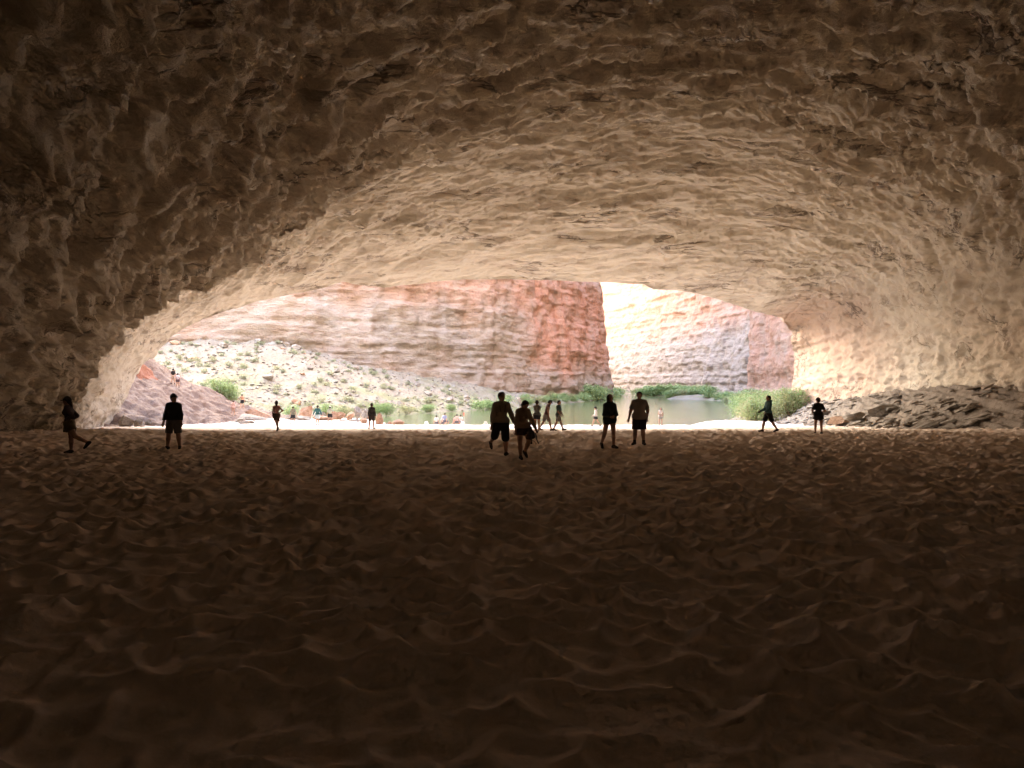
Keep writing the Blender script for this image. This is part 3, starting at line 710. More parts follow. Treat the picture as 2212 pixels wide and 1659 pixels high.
def gz_any(x, y):
    z = float(ground(x, y)); b, d = bank_z(np.array([x]), np.array([y])); zz = max(z, float(b[0])) if y > 92 else z
    if x < -29 and y < 106: zz = max(zz, float(shelf_left_z(np.array([x]), np.array([y]))[0]))
    return max(zz, float(shelf_right_h(np.array(x), np.array(y)))) if (x > 24 and y < 97) else zz
# right: thicket between the water and the cavern wall
for k in range(26):
    d = rr.uniform(84, 116); px = rr.uniform(1592, 1722) if d > 95 else rr.uniform(1618, 1722)
    x = (px - CX) / FPX * d; h_ = rr.uniform(2.0, 3.4) if px < 1715 else rr.uniform(1.2, 2.0)
    dry = rr.random() < (0.55 if d < 97 else 0.15)
    bush('willow_bush', ('neardry' if dry else 'near', k % 3), (x, d, max(gz_any(x, d), WATER_Z + .1) - 0.1), h_ * rr.uniform(1.1, 1.5), h_,
         'olive-tan bush in the thicket between the water and the right cavern wall' if dry else 'green willow bush in the thicket between the water and the right cavern wall', 'bush', ('olive' if dry else 'green') + ' bushes of the thicket at the right of the water')
# left, behind the boulders
LB = [(476, 97, 2.3, 3.2, 'green bush left of the person in pink shirt'), (499, 98, 2.6, 3.2, 'tall green bush right behind the person in pink shirt'), (540, 112, 1.8, 2.4, 'yellow-green bush above the big orange-brown boulder'),
      (628, 110, 2.1, 2.6, 'round green bush left of the man in olive top'), (705, 114, 2.2, 3.6, 'green bush above the man in teal shirt'), (742, 117, 1.9, 3.2, 'green bush above the brown boulder pile'),
      (815, 121, 2.1, 3.2, 'green bush right of the dark brimmed hat'), (838, 123, 2.0, 3.0, 'green bush at the left tip of the water'), (880, 128, 1.7, 3.4, 'olive bush on the far bank at the left of the water'), (925, 133, 1.6, 3.0, 'low green bush on far bank left of the man in tan fleece'), (975, 140, 1.4, 2.4, 'small green bush at the far water edge beside man in tan fleece')]
for k, (px, d, h_, w_, label) in enumerate(LB):
    x = (px - CX) / FPX * d; bush('willow_bush', ('near' if k % 3 != 2 else 'neardry', k % 3), (x, d, max(gz_any(x, d), WATER_Z + .2) - .1), w_, h_, label, 'bush', 'bushes across the left beach')
# far bank below the opposite cliff, the spit and the bank beyond
def along(poly, n_, jit, hrange, label, group, wk=1.5, drym=.25):
    poly = np.array(poly, float); d = np.r_[0, np.cumsum(np.linalg.norm(np.diff(poly, axis=0), axis=1))]
    for k in range(n_):
        t = rr.random() * d[-1]; x = np.interp(t, d, poly[:, 0]) + rr.uniform(-jit, jit); y = np.interp(t, d, poly[:, 1]) + rr.uniform(-jit, jit)
        h_ = rr.uniform(*hrange); b, _ = bank_z(np.array([x]), np.array([y]))
        dry = rr.random() < drym
        bush('bank_bush', ('fardry' if dry else 'far', k % 3), (x, y, max(float(b[0]), WATER_Z) - .15), h_ * wk, h_, label.replace('green', 'olive') if dry else label, 'bush', ('olive ' if dry else 'green ') + group, parts=False)
along([(-8, 148), (4, 177), (18, 214), (25, 236)], 34, 1.6, (1.3, 2.6), 'small green bush in the row along the far bank below the opposite cliff', 'bushes on the far bank')
along([(24, 234), (31, 257), (36, 285), (42, 305)], 36, 2.0, (3.2, 5.2), 'tall green bush massed at the foot of the opposite cliff corner', 'bushes at the cliff corner', 1.4, .15)
along([(56, 328), (62, 324), (70, 318), (76, 300)], 30, 2.5, (2.8, 4.8), 'far green bush along the bank below the white banded cliff', 'bushes below the white cliff', 1.6, .1)
along([(55, 259), (60, 262), (66, 264), (70, 262)], 24, 1.4, (1.6, 3.2), 'low green bush on the spit reaching into the water', 'bushes on the spit', 1.6, .2)
along([(66, 250), (66, 225), (62, 200), (56, 172), (48, 146)], 40, 2.2, (1.8, 3.6), 'green bush on the right bank below the red cliff', 'bushes below the red cliff', 1.5, .35)
for k in range(190):
    if k + 320 >= len(cand): break
    x, y = cand[k + 320]; h_ = rr.uniform(.5, 1.1); bush('sage_scrub', ('sage', k % 3), (x, y, cz[k + 320] - .1), h_ * 1.7, h_, 'small grey-green scrub among the many dotted over the talus slope', 'scrub', 'scrub dotted over the talus slope', parts=False)
print('bushes', time.time() - T0)

# ------------------------------------------------------------------ people
def surface_net(D, org, h):
    """polygonise D < 0 on a regular grid (dual method), returns vertices and quads"""
    S = D < 0; nx, ny, nz = D.shape
    c = np.zeros((nx - 1, ny - 1, nz - 1), np.int8)
    for i in (0, 1):
        for j in (0, 1):
            for k in (0, 1): c += S[i:nx - 1 + i, j:ny - 1 + j, k:nz - 1 + k]
    act = (c > 0) & (c < 8); I = np.argwhere(act); idx = np.full(act.shape, -1, np.int64); idx[act] = np.arange(len(I))
    acc = np.zeros((len(I), 3)); cnt = np.zeros(len(I))
    cor = [(i, j, k) for i in (0, 1) for j in (0, 1) for k in (0, 1)]
    for a in range(8):
        for b in range(a + 1, 8):
            if sum(abs(np.array(cor[a]) - np.array(cor[b]))) != 1: continue
            da = D[I[:, 0] + cor[a][0], I[:, 1] + cor[a][1], I[:, 2] + cor[a][2]]; db = D[I[:, 0] + cor[b][0], I[:, 1] + cor[b][1], I[:, 2] + cor[b][2]]
            m = (da < 0) != (db < 0); t = np.where(m, da / np.where(m, da - db, 1), 0)
            acc += m[:, None] * (np.array(cor[a]) + t[:, None] * (np.array(cor[b]) - np.array(cor[a]))); cnt += m
    V = org + h * (I + acc / cnt[:, None])
    F = []
    for ax in range(3):
        o1, o2 = [(1, 2), (2, 0), (0, 1)][ax]
        s0 = S.take(range(0, S.shape[ax] - 1), ax); s1 = S.take(range(1, S.shape[ax]), ax)
        E = np.argwhere(s0 != s1); E = E[(E[:, o1] > 0) & (E[:, o2] > 0) & (E[:, o1] < S.shape[o1] - 1) & (E[:, o2] < S.shape[o2] - 1)]
        def q_(d1, d2):
            e = E.copy(); e[:, o1] -= d1; e[:, o2] -= d2; return idx[e[:, 0], e[:, 1], e[:, 2]]
        Q = np.stack([q_(1, 1), q_(0, 1), q_(0, 0), q_(1, 0)], 1)
        ins = s0[tuple(E.T)]; Q[~ins] = Q[~ins][:, ::-1]; F.append(Q)
    F = np.concatenate(F); F = F[(F >= 0).all(1)]
    return V, F
def mesh_sdf(prims, h, k=0.03, clip=()):
    """prims: (a, b, ra, rb, forward axis or None, flatten, end planes[(point, normal)]) joined smoothly; clip: half spaces (point, outward normal)"""
    lo = np.min([np.minimum(p[0], p[1]) - max(p[2], p[3]) for p in prims], 0) - 3 * h; hi = np.max([np.maximum(p[0], p[1]) + max(p[2], p[3]) for p in prims], 0) + 3 * h
    n = np.ceil((hi - lo) / h).astype(int) + 1
    ax = [lo[i] + h * np.arange(n[i]) for i in range(3)]
    D = np.full(n, 1.0)
    for a, b, ra, rb, fw, fl, pl in prims:
        r = max(ra, rb) + 4 * h + k
        s = [slice(max(0, int((min(a[i], b[i]) - r - lo[i]) / h)), min(n[i], int((max(a[i], b[i]) + r - lo[i]) / h) + 2)) for i in range(3)]
        X, Y, Z = np.meshgrid(ax[0][s[0]], ax[1][s[1]], ax[2][s[2]], indexing='ij'); Q = np.stack([X, Y, Z], -1)
        q0 = Q
        if fw is not None: Q = Q + ((Q - a) @ fw)[..., None] * fw * (fl - 1)
        ba = b - a; L2 = ba @ ba + 1e-12; t = np.clip(((Q - a) @ ba) / L2, 0, 1)
        d = np.linalg.norm(Q - a - t[..., None] * ba, axis=-1) - (ra + (rb - ra) * t)
        for pt, nm in pl: d = np.maximum(d, (q0 - pt) @ nm)
        old = D[tuple(s)]; hh = np.clip(0.5 + 0.5 * (old - d) / k, 0, 1); D[tuple(s)] = old * (1 - hh) + d * hh - k * hh * (1 - hh)
    if clip:
        X, Y, Z = np.meshgrid(*ax, indexing='ij'); Q = np.stack([X, Y, Z], -1)
        for pt, nm in clip: D = np.maximum(D, (Q - pt) @ nm)
    return surface_net(D, lo, h)
def tube(pts, rad, sides=6):
    V = []; F = []
    pts = [np.asarray(p, float) for p in pts]
    for i, (p, r) in enumerate(zip(pts, rad)):
        t = pts[min(i + 1, len(pts) - 1)] - pts[max(i - 1, 0)]; t /= np.linalg.norm(t) + 1e-9
        u = np.cross(t, (0.3, 0.9, 0.2)); u /= np.linalg.norm(u); v = np.cross(t, u)
        for j in range(sides): V.append(p + r * (u * math.cos(6.2832 * j / sides) + v * math.sin(6.2832 * j / sides)))
    for i in range(len(pts) - 1):
        for j in range(sides): F.append((i * sides + j, i * sides + (j + 1) % sides, (i + 1) * sides + (j + 1) % sides, (i + 1) * sides + j))
    e = len(V); V.append(pts[-1] + (pts[-1] - pts[-2]) / np.linalg.norm(pts[-1] - pts[-2]) * rad[-1] * .7)
    for j in range(0, sides): F.append(((len(pts) - 1) * sides + j, (len(pts) - 1) * sides + (j + 1) % sides, e, e))
    return np.array(V), np.array(F)
def join(parts):
    V, F, n = [], [], 0
    for v, f in parts: V.append(v); F.append(f + n); n += len(v)
    return np.concatenate(V), np.concatenate(F)
def dirv(pitch, side):
    """pitch forward of straight down, side = tilt towards +x; facing -y"""
    p, s = R(pitch), R(side); return np.array([math.sin(s), -math.sin(p) * math.cos(s), -math.cos(p) * math.cos(s)])
MATC = {}
def cmat(kind, c):
    k = (kind, c)
    if k not in MATC:
        MATC[k] = mat_plain(kind, c, 0.55 if kind == 'skin' else 0.9, 25 if kind == 'skin' else 45, 0.12 if kind == 'skin' else 0.22)
    return MATC[k]
SKIN = (0.36, 0.21, 0.145); SKIN2 = (0.42, 0.26, 0.19); HAIR = (0.03, 0.02, 0.015)
def person(label, px, d, H, yaw, legs, arms, shirt, shorts, feet=(0.05, 0.04, 0.035), skin=SKIN, hair='short', hat=None, hatc=(0.03, 0.03, 0.035), sleeve='short', female=False, bulk=1.0, belly=0.0,
           lean=0, leanx=0, head=(0, 0), shirt_len=0.0, shorts_len=0.62, skirt=False, bare=False, hcol=HAIR, z=None, vox=None, foot=((0, 0), (0, 0)), extras=None, bust=True, seat=False, group='people walking in the cavern', boots=False):
    """legs / arms: for the -x side then the +x side: (upper pitch, upper side, lower pitch, lower side), degrees; foot: (toe-out, toe-down)"""
    X = (px - CX) / FPX * d; Z = float(sand_z(np.array([X, X - .1, X + .1, X, X]), np.array([d, d, d, d - .15, d + .1])).max()) - .025 if z is None else z
    root = empty('person', (X, d, Z), R(yaw))
    h = vox or (0.016 if d < 30 else 0.022 if d < 55 else 0.032)
    fwd = np.array([0, -1.0, 0]); up = np.array([0, 0, 1.0])
    ln = R(lean); lx = R(leanx)
    tu = np.array([math.sin(lx), -math.sin(ln) * math.cos(lx), math.cos(ln) * math.cos(lx)]); tf = np.array([0, -math.cos(ln), -math.sin(ln)]); tr = np.cross(tf, tu)
    tr /= np.linalg.norm(tr); tr = tr if tr[0] > 0 else -tr
    hw = (0.054 if not female else 0.056) * H; sw = (0.094 if not female else 0.084) * H * (1 + .35 * (bulk - 1))
    P = np.array([0, 0, 0.525 * H]); Chest = P + tu * 0.215 * H; Sh = P + tu * 0.280 * H; Nk = P + tu * 0.322 * H
    b = bulk
    body = []; shp = []; legp = []; shortp = []; shoep = []; hands = []
    # torso
    pel = (P - tr * hw * .75, P + tr * hw * .75, .072 * H * b * (1.08 if female else 1), .072 * H * b * (1.08 if female else 1), tf, 1.12 / (1 + belly * .3), ())
    waist = (P + tu * .05 * H + tf * belly * .05 * H, Chest - tu * .05 * H + tf * belly * .03 * H, (.068 if not female else .060) * H * b * (1 + .25 * belly), .075 * H * b * (1 + .15 * belly), tf, 1.25 / (1 + belly * .45), ())
    chest = (Chest - tr * sw * .42, Chest + tr * sw * .42, .072 * H * b, .072 * H * b, tf, 1.18, ())
    should = (Sh + tu * .014 * H, Sh - tr * sw * .95 - tu * .014 * H, .040 * H * b ** .5, .036 * H * b ** .5, tf, 1.05, ()); should2 = (Sh + tu * .014 * H, Sh + tr * sw * .95 - tu * .014 * H, .040 * H * b ** .5, .036 * H * b ** .5, tf, 1.05, ())
    trap = (Sh + tu * .012 * H, Nk, .055 * H * b ** .5, .034 * H, None, 1, ())
    torso = [pel, waist, chest, should, should2, trap]
    if female and bust:
        for s in (-1, 1): torso.append((Chest + tr * s * .042 * H + tf * .045 * H - tu * .012 * H, Chest + tr * s * .042 * H + tf * .05 * H - tu * .02 * H, .034 * H, .034 * H, None, 1, ()))
    body += torso
    # head: turned about the neck
    hy, hp = R(head[0]), R(head[1])
    hu = np.array([0, -math.sin(hp), math.cos(hp)]); hf0 = np.array([0, -math.cos(hp), -math.sin(hp)])
    rot = np.array([[math.cos(hy), -math.sin(hy), 0], [math.sin(hy), math.cos(hy), 0], [0, 0, 1]])
    hf = rot @ hf0; hu = rot @ hu; hr = np.cross(hf, hu); hr = hr / np.linalg.norm(hr)
    hc = Nk + tu * .006 * H + hu * .066 * H + hf * .012 * H
    neck = (Nk - tu * .03 * H, hc - hu * .03 * H, .031 * H * (1 if not female else .9) * b ** .5, .030 * H * b ** .3, None, 1, ())
    skull = (hc + hu * .012 * H - hf * .008 * H, hc + hu * .016 * H + hf * .006 * H, .058 * H, .056 * H, hr, 1.16, ())
    face = (hc + hf * .014 * H + hu * .005 * H, hc - hu * .040 * H + hf * .026 * H, .047 * H, .031 * H, hr, 1.12, ())
    nose = (hc + hf * .052 * H + hu * .004 * H, hc + hf * .062 * H - hu * .014 * H, .006 * H, .0085 * H, None, 1, ())
    brow = (hc + hf * .046 * H + hu * .014 * H - hr * .02 * H, hc + hf * .046 * H + hu * .014 * H + hr * .02 * H, .009 * H, .009 * H, None, 1, ())
    lips = (hc + hf * .050 * H - hu * .030 * H - hr * .010 * H, hc + hf * .050 * H - hu * .030 * H + hr * .010 * H, .0065 * H, .0065 * H, None, 1, ())
    body += [neck, skull, face, nose, brow, lips]
    for s in (-1, 1): body.append((hc + hr * s * .046 * H + hu * .008 * H - hf * .004 * H, hc + hr * s * .047 * H - hu * .010 * H, .011 * H, .008 * H, hr, 1.5, ()))
    # legs
    low = []
    for i, s in ((0, -1), (1, 1)):
        p1, a1, p2, a2 = legs[i]; hip = P + np.array([s * hw, 0, -.01 * H]); k = hip + dirv(p1, a1) * .245 * H; an = k + dirv(p2, a2) * .235 * H
        fb = (b - 1) * .6 + 1
        body += [(hip, k, .058 * H * fb * (1.06 if female else 1), .036 * H * fb, None, 1, ()), (k, k + (an - k) * .35, .035 * H * fb, .036 * H * fb, None, 1, ()), (k + (an - k) * .35, an, .036 * H * fb, .021 * H * fb, None, 1, ())]
        to, td = R(foot[i][0]), R(foot[i][1]); fd = np.array([math.sin(to) * math.cos(td), -math.cos(to) * math.cos(td), -math.sin(td)]); fu = np.cross(np.cross(fd, up), fd); fu /= np.linalg.norm(fu)
        heel = an - fu * .022 * H - fd * .022 * H; ball = an - fu * .030 * H + fd * .072 * H; toe = an - fu * .034 * H + fd * .108 * H
        fp = [(an, heel, .022 * H, .020 * H, None, 1, ()), (heel, ball, .021 * H, .020 * H, None, 1, ()), (an + fd * .01 * H, ball, .021 * H, .017 * H, None, 1, ()), (ball, toe, .021 * H, .014 * H, None, 1, ())]
        body += fp; shoep.append([(q[0], q[1], q[2] + .008, q[3] + .008, None, 1, ()) for q in fp])
        if boots: shoep[-1].append((an, an + (k - an) * .18, .030 * H, .030 * H, None, 1, ((an + (k - an) * .2, (k - an) / np.linalg.norm(k - an)),)))
        low += [heel[2] - .028 * H, toe[2] - .022 * H, ball[2] - .028 * H]
        e = hip + (k - hip) * shorts_len; dk = (k - hip) / np.linalg.norm(k - hip)
        if shorts_len > 1: e = k; shortp.append((k, k + (an - k) * (shorts_len - 1), .050 * H * fb, .050 * H * fb, None, 1, ((k + (an - k) * (shorts_len - 1), (an - k) / np.linalg.norm(an - k)),)))
        shortp.append((hip, e, .068 * H * fb, (.059 if not skirt else .085) * H * fb, None, 1, () if shorts_len > 1 else ((e, dk),)))
    shortp.append((pel[0], pel[1], pel[2] + .016, pel[3] + .016, tf, pel[5], ()))
    # arms
    for i, s in ((0, -1), (1, 1)):
        p1, a1, p2, a2 = arms[i]; sh = Sh + tr * s * sw - tu * .020 * H; el = sh + dirv(p1, a1) * .172 * H; wr = el + dirv(p2, a2) * .150 * H; hd = dirv(p2, a2)
        ab = b ** .8
        body += [(sh, el, .034 * H * ab, .026 * H * ab, None, 1, ()), (el, wr, .0265 * H * ab, .018 * H, None, 1, ())]
        side = np.cross(hd, np.array([0, -1.0, .2])); side /= np.linalg.norm(side) + 1e-9; pn = np.cross(hd, side)
        pc = wr + hd * .040 * H; body.append((wr, pc, .018 * H, .021 * H, pn, 1.7, ()))
        for j, (o_, L_) in enumerate(((-1.5, .036), (-.5, .043), (.5, .045), (1.5, .040))):           # four fingers of unequal length, slightly curled
            f0 = pc + side * o_ * .0105 * H - hd * .004 * H; f1 = f0 + hd * (L_ * .5) * H + pn * .004 * H; f2 = f1 + (hd * .8 + pn * .55) * (L_ * .45) * H
            hands.append(tube([f0, f1, f2], [.0055 * H, .005 * H, .004 * H]))
        t0 = wr + hd * .016 * H + side * .014 * H * s * -1; hands.append(tube([t0, t0 + (hd * .6 - side * s * .7) * .022 * H, t0 + (hd * .9 - side * s * .5) * .042 * H], [.0068 * H, .006 * H, .0045 * H]))
        ad = (el - sh) / np.linalg.norm(el - sh); fd_ = (wr - el) / np.linalg.norm(wr - el)
        if sleeve == 'long':
            shp += [(sh, el, .039 * H * ab, .035 * H * ab, None, 1, ()), (el, wr, .036 * H * ab, .028 * H, None, 1, ((wr - fd_ * .004, fd_),))]
        elif sleeve == 'short':
            e = sh + (el - sh) * .78; shp.append((sh, e, .041 * H * ab, .044 * H * ab, None, 1, ((e, ad),)))
    zmin = min(low) if not seat else min(P[2] - .08 * H, min(low))
    off = np.array([0, 0, -zmin])
    put = lambda V: V + off
    V, F = join([mesh_sdf(body, h, .022)] + hands)
    mesh_obj('body', put(V), F, cmat('skin', skin), root)
    if not bare:
        infl = .016
        top = [(q[0], q[1], q[2] + infl, q[3] + infl, q[4], q[5], ()) for q in torso[1:]] + shp
        hem = P - tu * shirt_len * H + tu * .015 * H
        if shirt_len > 0: top.append((pel[0], pel[1], pel[2] + .026, pel[3] + .026, tf, pel[5], ()))
        if shirt_len > .07: top.append((P - tu * .02 * H, P - tu * (shirt_len + .03) * H, .085 * H * b, .10 * H * b, tf, 1.15, ()))
        mesh_o = mesh_sdf(top, h, .03, [(hem, -tu), (Nk + tu * .002 * H, tu)])
        mesh_obj('shirt', put(mesh_o[0]), mesh_o[1], cmat('cloth', shirt), root)
    wst = P + tu * .055 * H
    if skirt: shortp.append((P, P - np.array([0, 0, .13 * H]), .085 * H * b, .105 * H * b, tf, 1.15, ((P - np.array([0, 0, .155 * H]), -up),)))
    V, F = mesh_sdf(shortp, h, .03, [(wst, tu)])
    mesh_obj('skirt' if skirt else 'shorts', put(V), F, cmat('cloth', shorts), root)
    if feet is not None:
        for sp in shoep:
            V, F = mesh_sdf(sp, h * .85, .012); mesh_obj('shoe', put(V), F, cmat('leather', feet), root)
    # hair and hat
    if hair:
        hp_ = [(skull[0], skull[1], skull[2] + .008, skull[3] + .008, hr, 1.14, ()), (hc - hf * .02 * H, hc - hf * .026 * H - hu * .02 * H, .045 * H, .038 * H, hr, 1.1, ())]
        cl = [(hc + hf * .030 * H + hu * .016 * H, (hf * .9 - hu * .75) / 1.17)]
        if hair in ('long', 'tied'): hp_.append((hc - hf * .03 * H, Nk - tf * .05 * H - tu * .035 * H, .040 * H, .026 * H, None, 1, ()))
        if hair == 'bob':
            for s in (-1, 1): hp_.append((hc + hr * s * .036 * H - hf * .012 * H, hc + hr * s * .045 * H - hu * .075 * H - hf * .004 * H, .026 * H, .018 * H, None, 1, ()))
            hp_.append((hc - hf * .035 * H, hc - hf * .036 * H - hu * .08 * H, .040 * H, .03 * H, None, 1, ()))
            cl = [(hc + hf * .034 * H, hf)]
        if hair == 'tied': hp_.append((hc - hf * .055 * H - hu * .02 * H, hc - hf * .07 * H - hu * .05 * H, .022 * H, .016 * H, None, 1, ()))
        V, F = mesh_sdf(hp_, h * .85, .02, cl); mesh_obj('hair', put(V), F, cmat('hair', hcol), root)
    if hat:
        tc = hc + hu * .020 * H
        hp_ = [(tc - hf * .006 * H, tc + hf * .006 * H, .063 * H, .061 * H, hr, 1.12, ()), (tc + hu * .02 * H, tc + hu * .03 * H, .042 * H, .040 * H, None, 1, ())]
        V, F = mesh_sdf(hp_, h * .85, .02, [(tc + hu * .0 * H, -hu)])
        ho = mesh_obj('hat', put(V), F, cmat('cloth', hatc), root)
        ring = []
        n_ = 20
        for j in range(n_):
            a = 6.2832 * j / n_; f_, r_ = math.cos(a), math.sin(a)
            if hat == 'brim': ro, dz = .105 * H, -.012 * H
            else: ro, dz = (.05 + .060 * max(0, f_) ** .6) * H if f_ > .1 else .045 * H, -.006 * H
            for rad, zz in ((.045 * H, .008 * H), (ro, dz), (ro, dz - .008), (.045 * H, .001 * H)):
                ring.append(tc + hf * f_ * rad + hr * r_ * min(rad, .062 * H if hat != 'brim' else 9) + hu * (zz))
        F = [(j * 4 + m, j * 4 + (m + 1) % 4, ((j + 1) % n_) * 4 + (m + 1) % 4, ((j + 1) % n_) * 4 + m) for j in range(n_) for m in range(4)]
        mesh_obj('brim', put(np.array(ring)), np.array(F), cmat('cloth', hatc), ho)
    if extras: extras(root, off, H, dict(P=P, Chest=Chest, Sh=Sh, Nk=Nk, tf=tf, tu=tu, tr=tr, hc=hc, hf=hf, hu=hu, hr=hr, h=h, b=b))
    tag(root, label, 'person', group)
    return root

def towel(root, off, H, k):
    V, F = join([tube([k['Nk'] + k['tr'] * s * .05 * H - k['tf'] * .02 * H, k['Chest'] + k['tr'] * s * .045 * H + k['tf'] * .085 * H + k['tu'] * .03 * H, k['Chest'] + k['tr'] * s * .03 * H + k['tf'] * .09 * H - k['tu'] * .06 * H], [.008, .008, .008]) for s in (-1, 1)])
    mesh_obj('lanyard', V + off, F, cmat('cloth', (0.03, 0.03, 0.03)), root)
def hood(root, off, H, k):
    V, F = mesh_sdf([(k['Nk'] - k['tf'] * .055 * H - k['tr'] * .04 * H, k['Nk'] - k['tf'] * .055 * H + k['tr'] * .04 * H, .030 * H, .030 * H, None, 1, ()), (k['Nk'] - k['tf'] * .07 * H - k['tu'] * .03 * H, k['Nk'] - k['tf'] * .06 * H, .03 * H, .03 * H, None, 1, ())], k['h'], .02)
    mesh_obj('hood', V + off, F, cmat('cloth', (0.05, 0.10, 0.12)), root)
def whitehood(root, off, H, k):
    V, F = mesh_sdf([(k['Nk'] - k['tf'] * .055 * H - k['tr'] * .04 * H, k['Nk'] - k['tf'] * .055 * H + k['tr'] * .04 * H, .030 * H, .030 * H, None, 1, ())], k['h'], .02)
    mesh_obj('hood', V + off, F, cmat('cloth', (0.5, 0.47, 0.45)), root)
def wristband(root, off, H, k): pass

ST = (0, 0, 0, 0)
BLK = (0.02, 0.02, 0.024); GRY = (0.10, 0.095, 0.09); TAN = (0.30, 0.24, 0.18)
person('person in dark top, olive skirt and visor walking left beside the left cavern wall', 150, 21.9, 1.66, -75,
       ((-2, -2, 0, -1), (-26, 4, -62, 2)), ((-38, -10, 50, 10), (-35, 10, 60, -12)), (0.06, 0.045, 0.055), (0.13, 0.105, 0.06), hair='tied', hat='cap', hatc=(0.05, 0.04, 0.035), sleeve='long', female=True, skirt=True, shorts_len=.5, shirt_len=-.02, foot=((0, 0), (0, 42)), bulk=1.08, lean=4)
person('man in black long sleeves, grey shorts and cap standing on the left sand', 375, 24.1, 1.78, 0,
       ((3, -7, 0, -5), (2, 8, -2, 6)), ((8, -13, 14, -8), (4, 14, 10, 6)), (0.025, 0.03, 0.03), (0.11, 0.10, 0.095), hair='short', hat='cap', hatc=(0.03, 0.035, 0.03), sleeve='long', head=(60, -8), bulk=1.14, shirt_len=.02, shorts_len=.95, foot=((-25, 0), (25, 0)))
person('woman in rose patterned top with one hand on her hip, walking left of centre', 597, 41.4, 1.70, -150,
       ((6, 2, 2, 3), (-24, -8, -48, -4)), ((-30, -42, 35, 52), (10, 8, 30, -10)), (0.30, 0.16, 0.14), (0.05, 0.035, 0.03), skin=(0.30, 0.17, 0.12), hair='tied', hat='cap', hatc=(0.03, 0.025, 0.025), sleeve='none', female=True, shirt_len=.0, shorts_len=.7, foot=((0, 0), (0, 35)), head=(-20, 0))
zs = lambda px, d: max(float(shelf_left_z(np.array([(px - CX) / FPX * d, (px - CX) / FPX * d]), np.array([d, d - .2])).max()) - .02, float(ground((px - CX) / FPX * d, d)))
person('person in pale pink long shirt with bare legs beside the green bush', 504, 85.6, 1.65, 175,
       ((4, -3, 0, 0), (-6, 3, -10, 2)), ((5, -12, 12, -5), (-5, 14, 8, 8)), (0.55, 0.38, 0.35), (0.5, 0.33, 0.30), skin=SKIN2, hair='short', hat='cap', hatc=(0.12, 0.09, 0.08), sleeve='long', female=True, shirt_len=.08, shorts_len=.4, feet=None, z=zs(504, 85.6))
person('bare chested person in black shorts stepping over the rocks', 523, 91, 1.72, -160,
       ((16, -3, -6, -2), (-8, 5, -26, 3)), ((5, -14, 16, -8), (40, 28, 60, 30)), BLK, BLK, skin=(0.46, 0.27, 0.18), hair='short', bare=True, shorts_len=.75, feet=None, z=zs(523, 91) + .3)
person('man in olive top and black shorts walking away left of the man in teal', 633, 72.2, 1.76, 178,
       ((14, -4, 4, -3), (-12, 5, -32, 4)), ((-14, -24, 0, -16), (8, 20, 20, 12)), (0.17, 0.16, 0.12), BLK, hair='short', sleeve='short', shorts_len=.8, foot=((0, 0), (0, 30)), shirt_len=.02)
person('man in teal shirt and light blue shorts walking away towards the boulders', 686, 68, 1.80, 180,
       ((6, 2, 2, 3), (-10, -3, -26, -2)), ((-8, -26, 4, -18), (10, 30, 18, 26)), (0.035, 0.105, 0.105), (0.42, 0.50, 0.52), hair='short', sleeve='long', shorts_len=.8, foot=((0, 0), (0, 25)), bulk=1.05, shirt_len=.03)
person('person in pale green top and white cap with one elbow out', 713, 69, 1.70, 185,
       ((10, -9, 2, -6), (-6, 9, -16, 5)), ((-20, -42, 30, 40), (6, 18, 14, 12)), (0.38, 0.40, 0.31), BLK, skin=SKIN2, hair='short', hat='cap', hatc=(0.5, 0.5, 0.47), sleeve='short', shorts_len=.6, shirt_len=.0)
person('man in dark clothes and wide brimmed hat near the boulder pile', 803, 51.7, 1.80, 170,
       ((4, -4, -2, -3), (-4, 5, -10, 4)), ((4, -10, 12, -6), (2, 11, 12, 6)), (0.025, 0.025, 0.025), (0.035, 0.03, 0.03), hair='short', hat='brim', hatc=(0.03, 0.026, 0.022), sleeve='long', shorts_len=.8, shirt_len=.04, foot=((-10, 0), (22, 0)))
zs = lambda px, d: float(shelf_left_z(np.array([(px - CX) / FPX * d, (px - CX) / FPX * d]), np.array([d, d - .2])).max()) - .02
person('person in black top on the left rock shelf above the beach', 374, 85, 1.74, 180, ((3, -4, 0, -3), (-5, 4, -10, 3)), ((6, -10, 16, -4), (2, 10, 20, -4)), BLK, (0.45, 0.36, 0.31), skin=SKIN2, hair='short', hat='cap', shorts_len=.7, z=zs(374, 85))
person('person in white and lilac top on the left rock shelf', 384, 84.5, 1.64, 190, ((2, -3, 0, -2), (6, 4, -2, 3)), ((12, -10, 30, 4), (5, 12, 30, -4)), (0.55, 0.50, 0.56), (0.10, 0.07, 0.09), skin=SKIN2, hair='short', hat='cap', hatc=(0.04, 0.04, 0.045), female=True, shorts_len=.5, z=zs(384, 84.5))
person('man in tan fleece and black shorts walking towards the camera in the centre', 1083, 21.4, 1.84, 14,
       ((-26, -7, -62, -4), (4, 2, -4, 3)), ((-4, -13, 6, -7), (14, 19, 18, 17)), (0.25, 0.205, 0.165), BLK, hair='short', sleeve='long', head=(24, -4), bulk=1.12, shirt_len=.03, shorts_len=1.02, foot=((0, 40), (15, 0)), extras=towel)
person('woman in tan top looking down with a bag in her hand, nearest the camera', 1129, 20.0, 1.60, 20,
       ((8, -1, 1, 2), (26, 4, -38, -4)), ((2, -12, 10, -8), (10, 21, 8, 24)), (0.28, 0.205, 0.15), (0.04, 0.03, 0.03), skin=(0.36, 0.21, 0.15), hair='tied', sleeve='long', female=True, head=(22, 34), lean=5, shirt_len=.03, shorts_len=.55, foot=((-5, 0), (10, 35)), bulk=1.12)
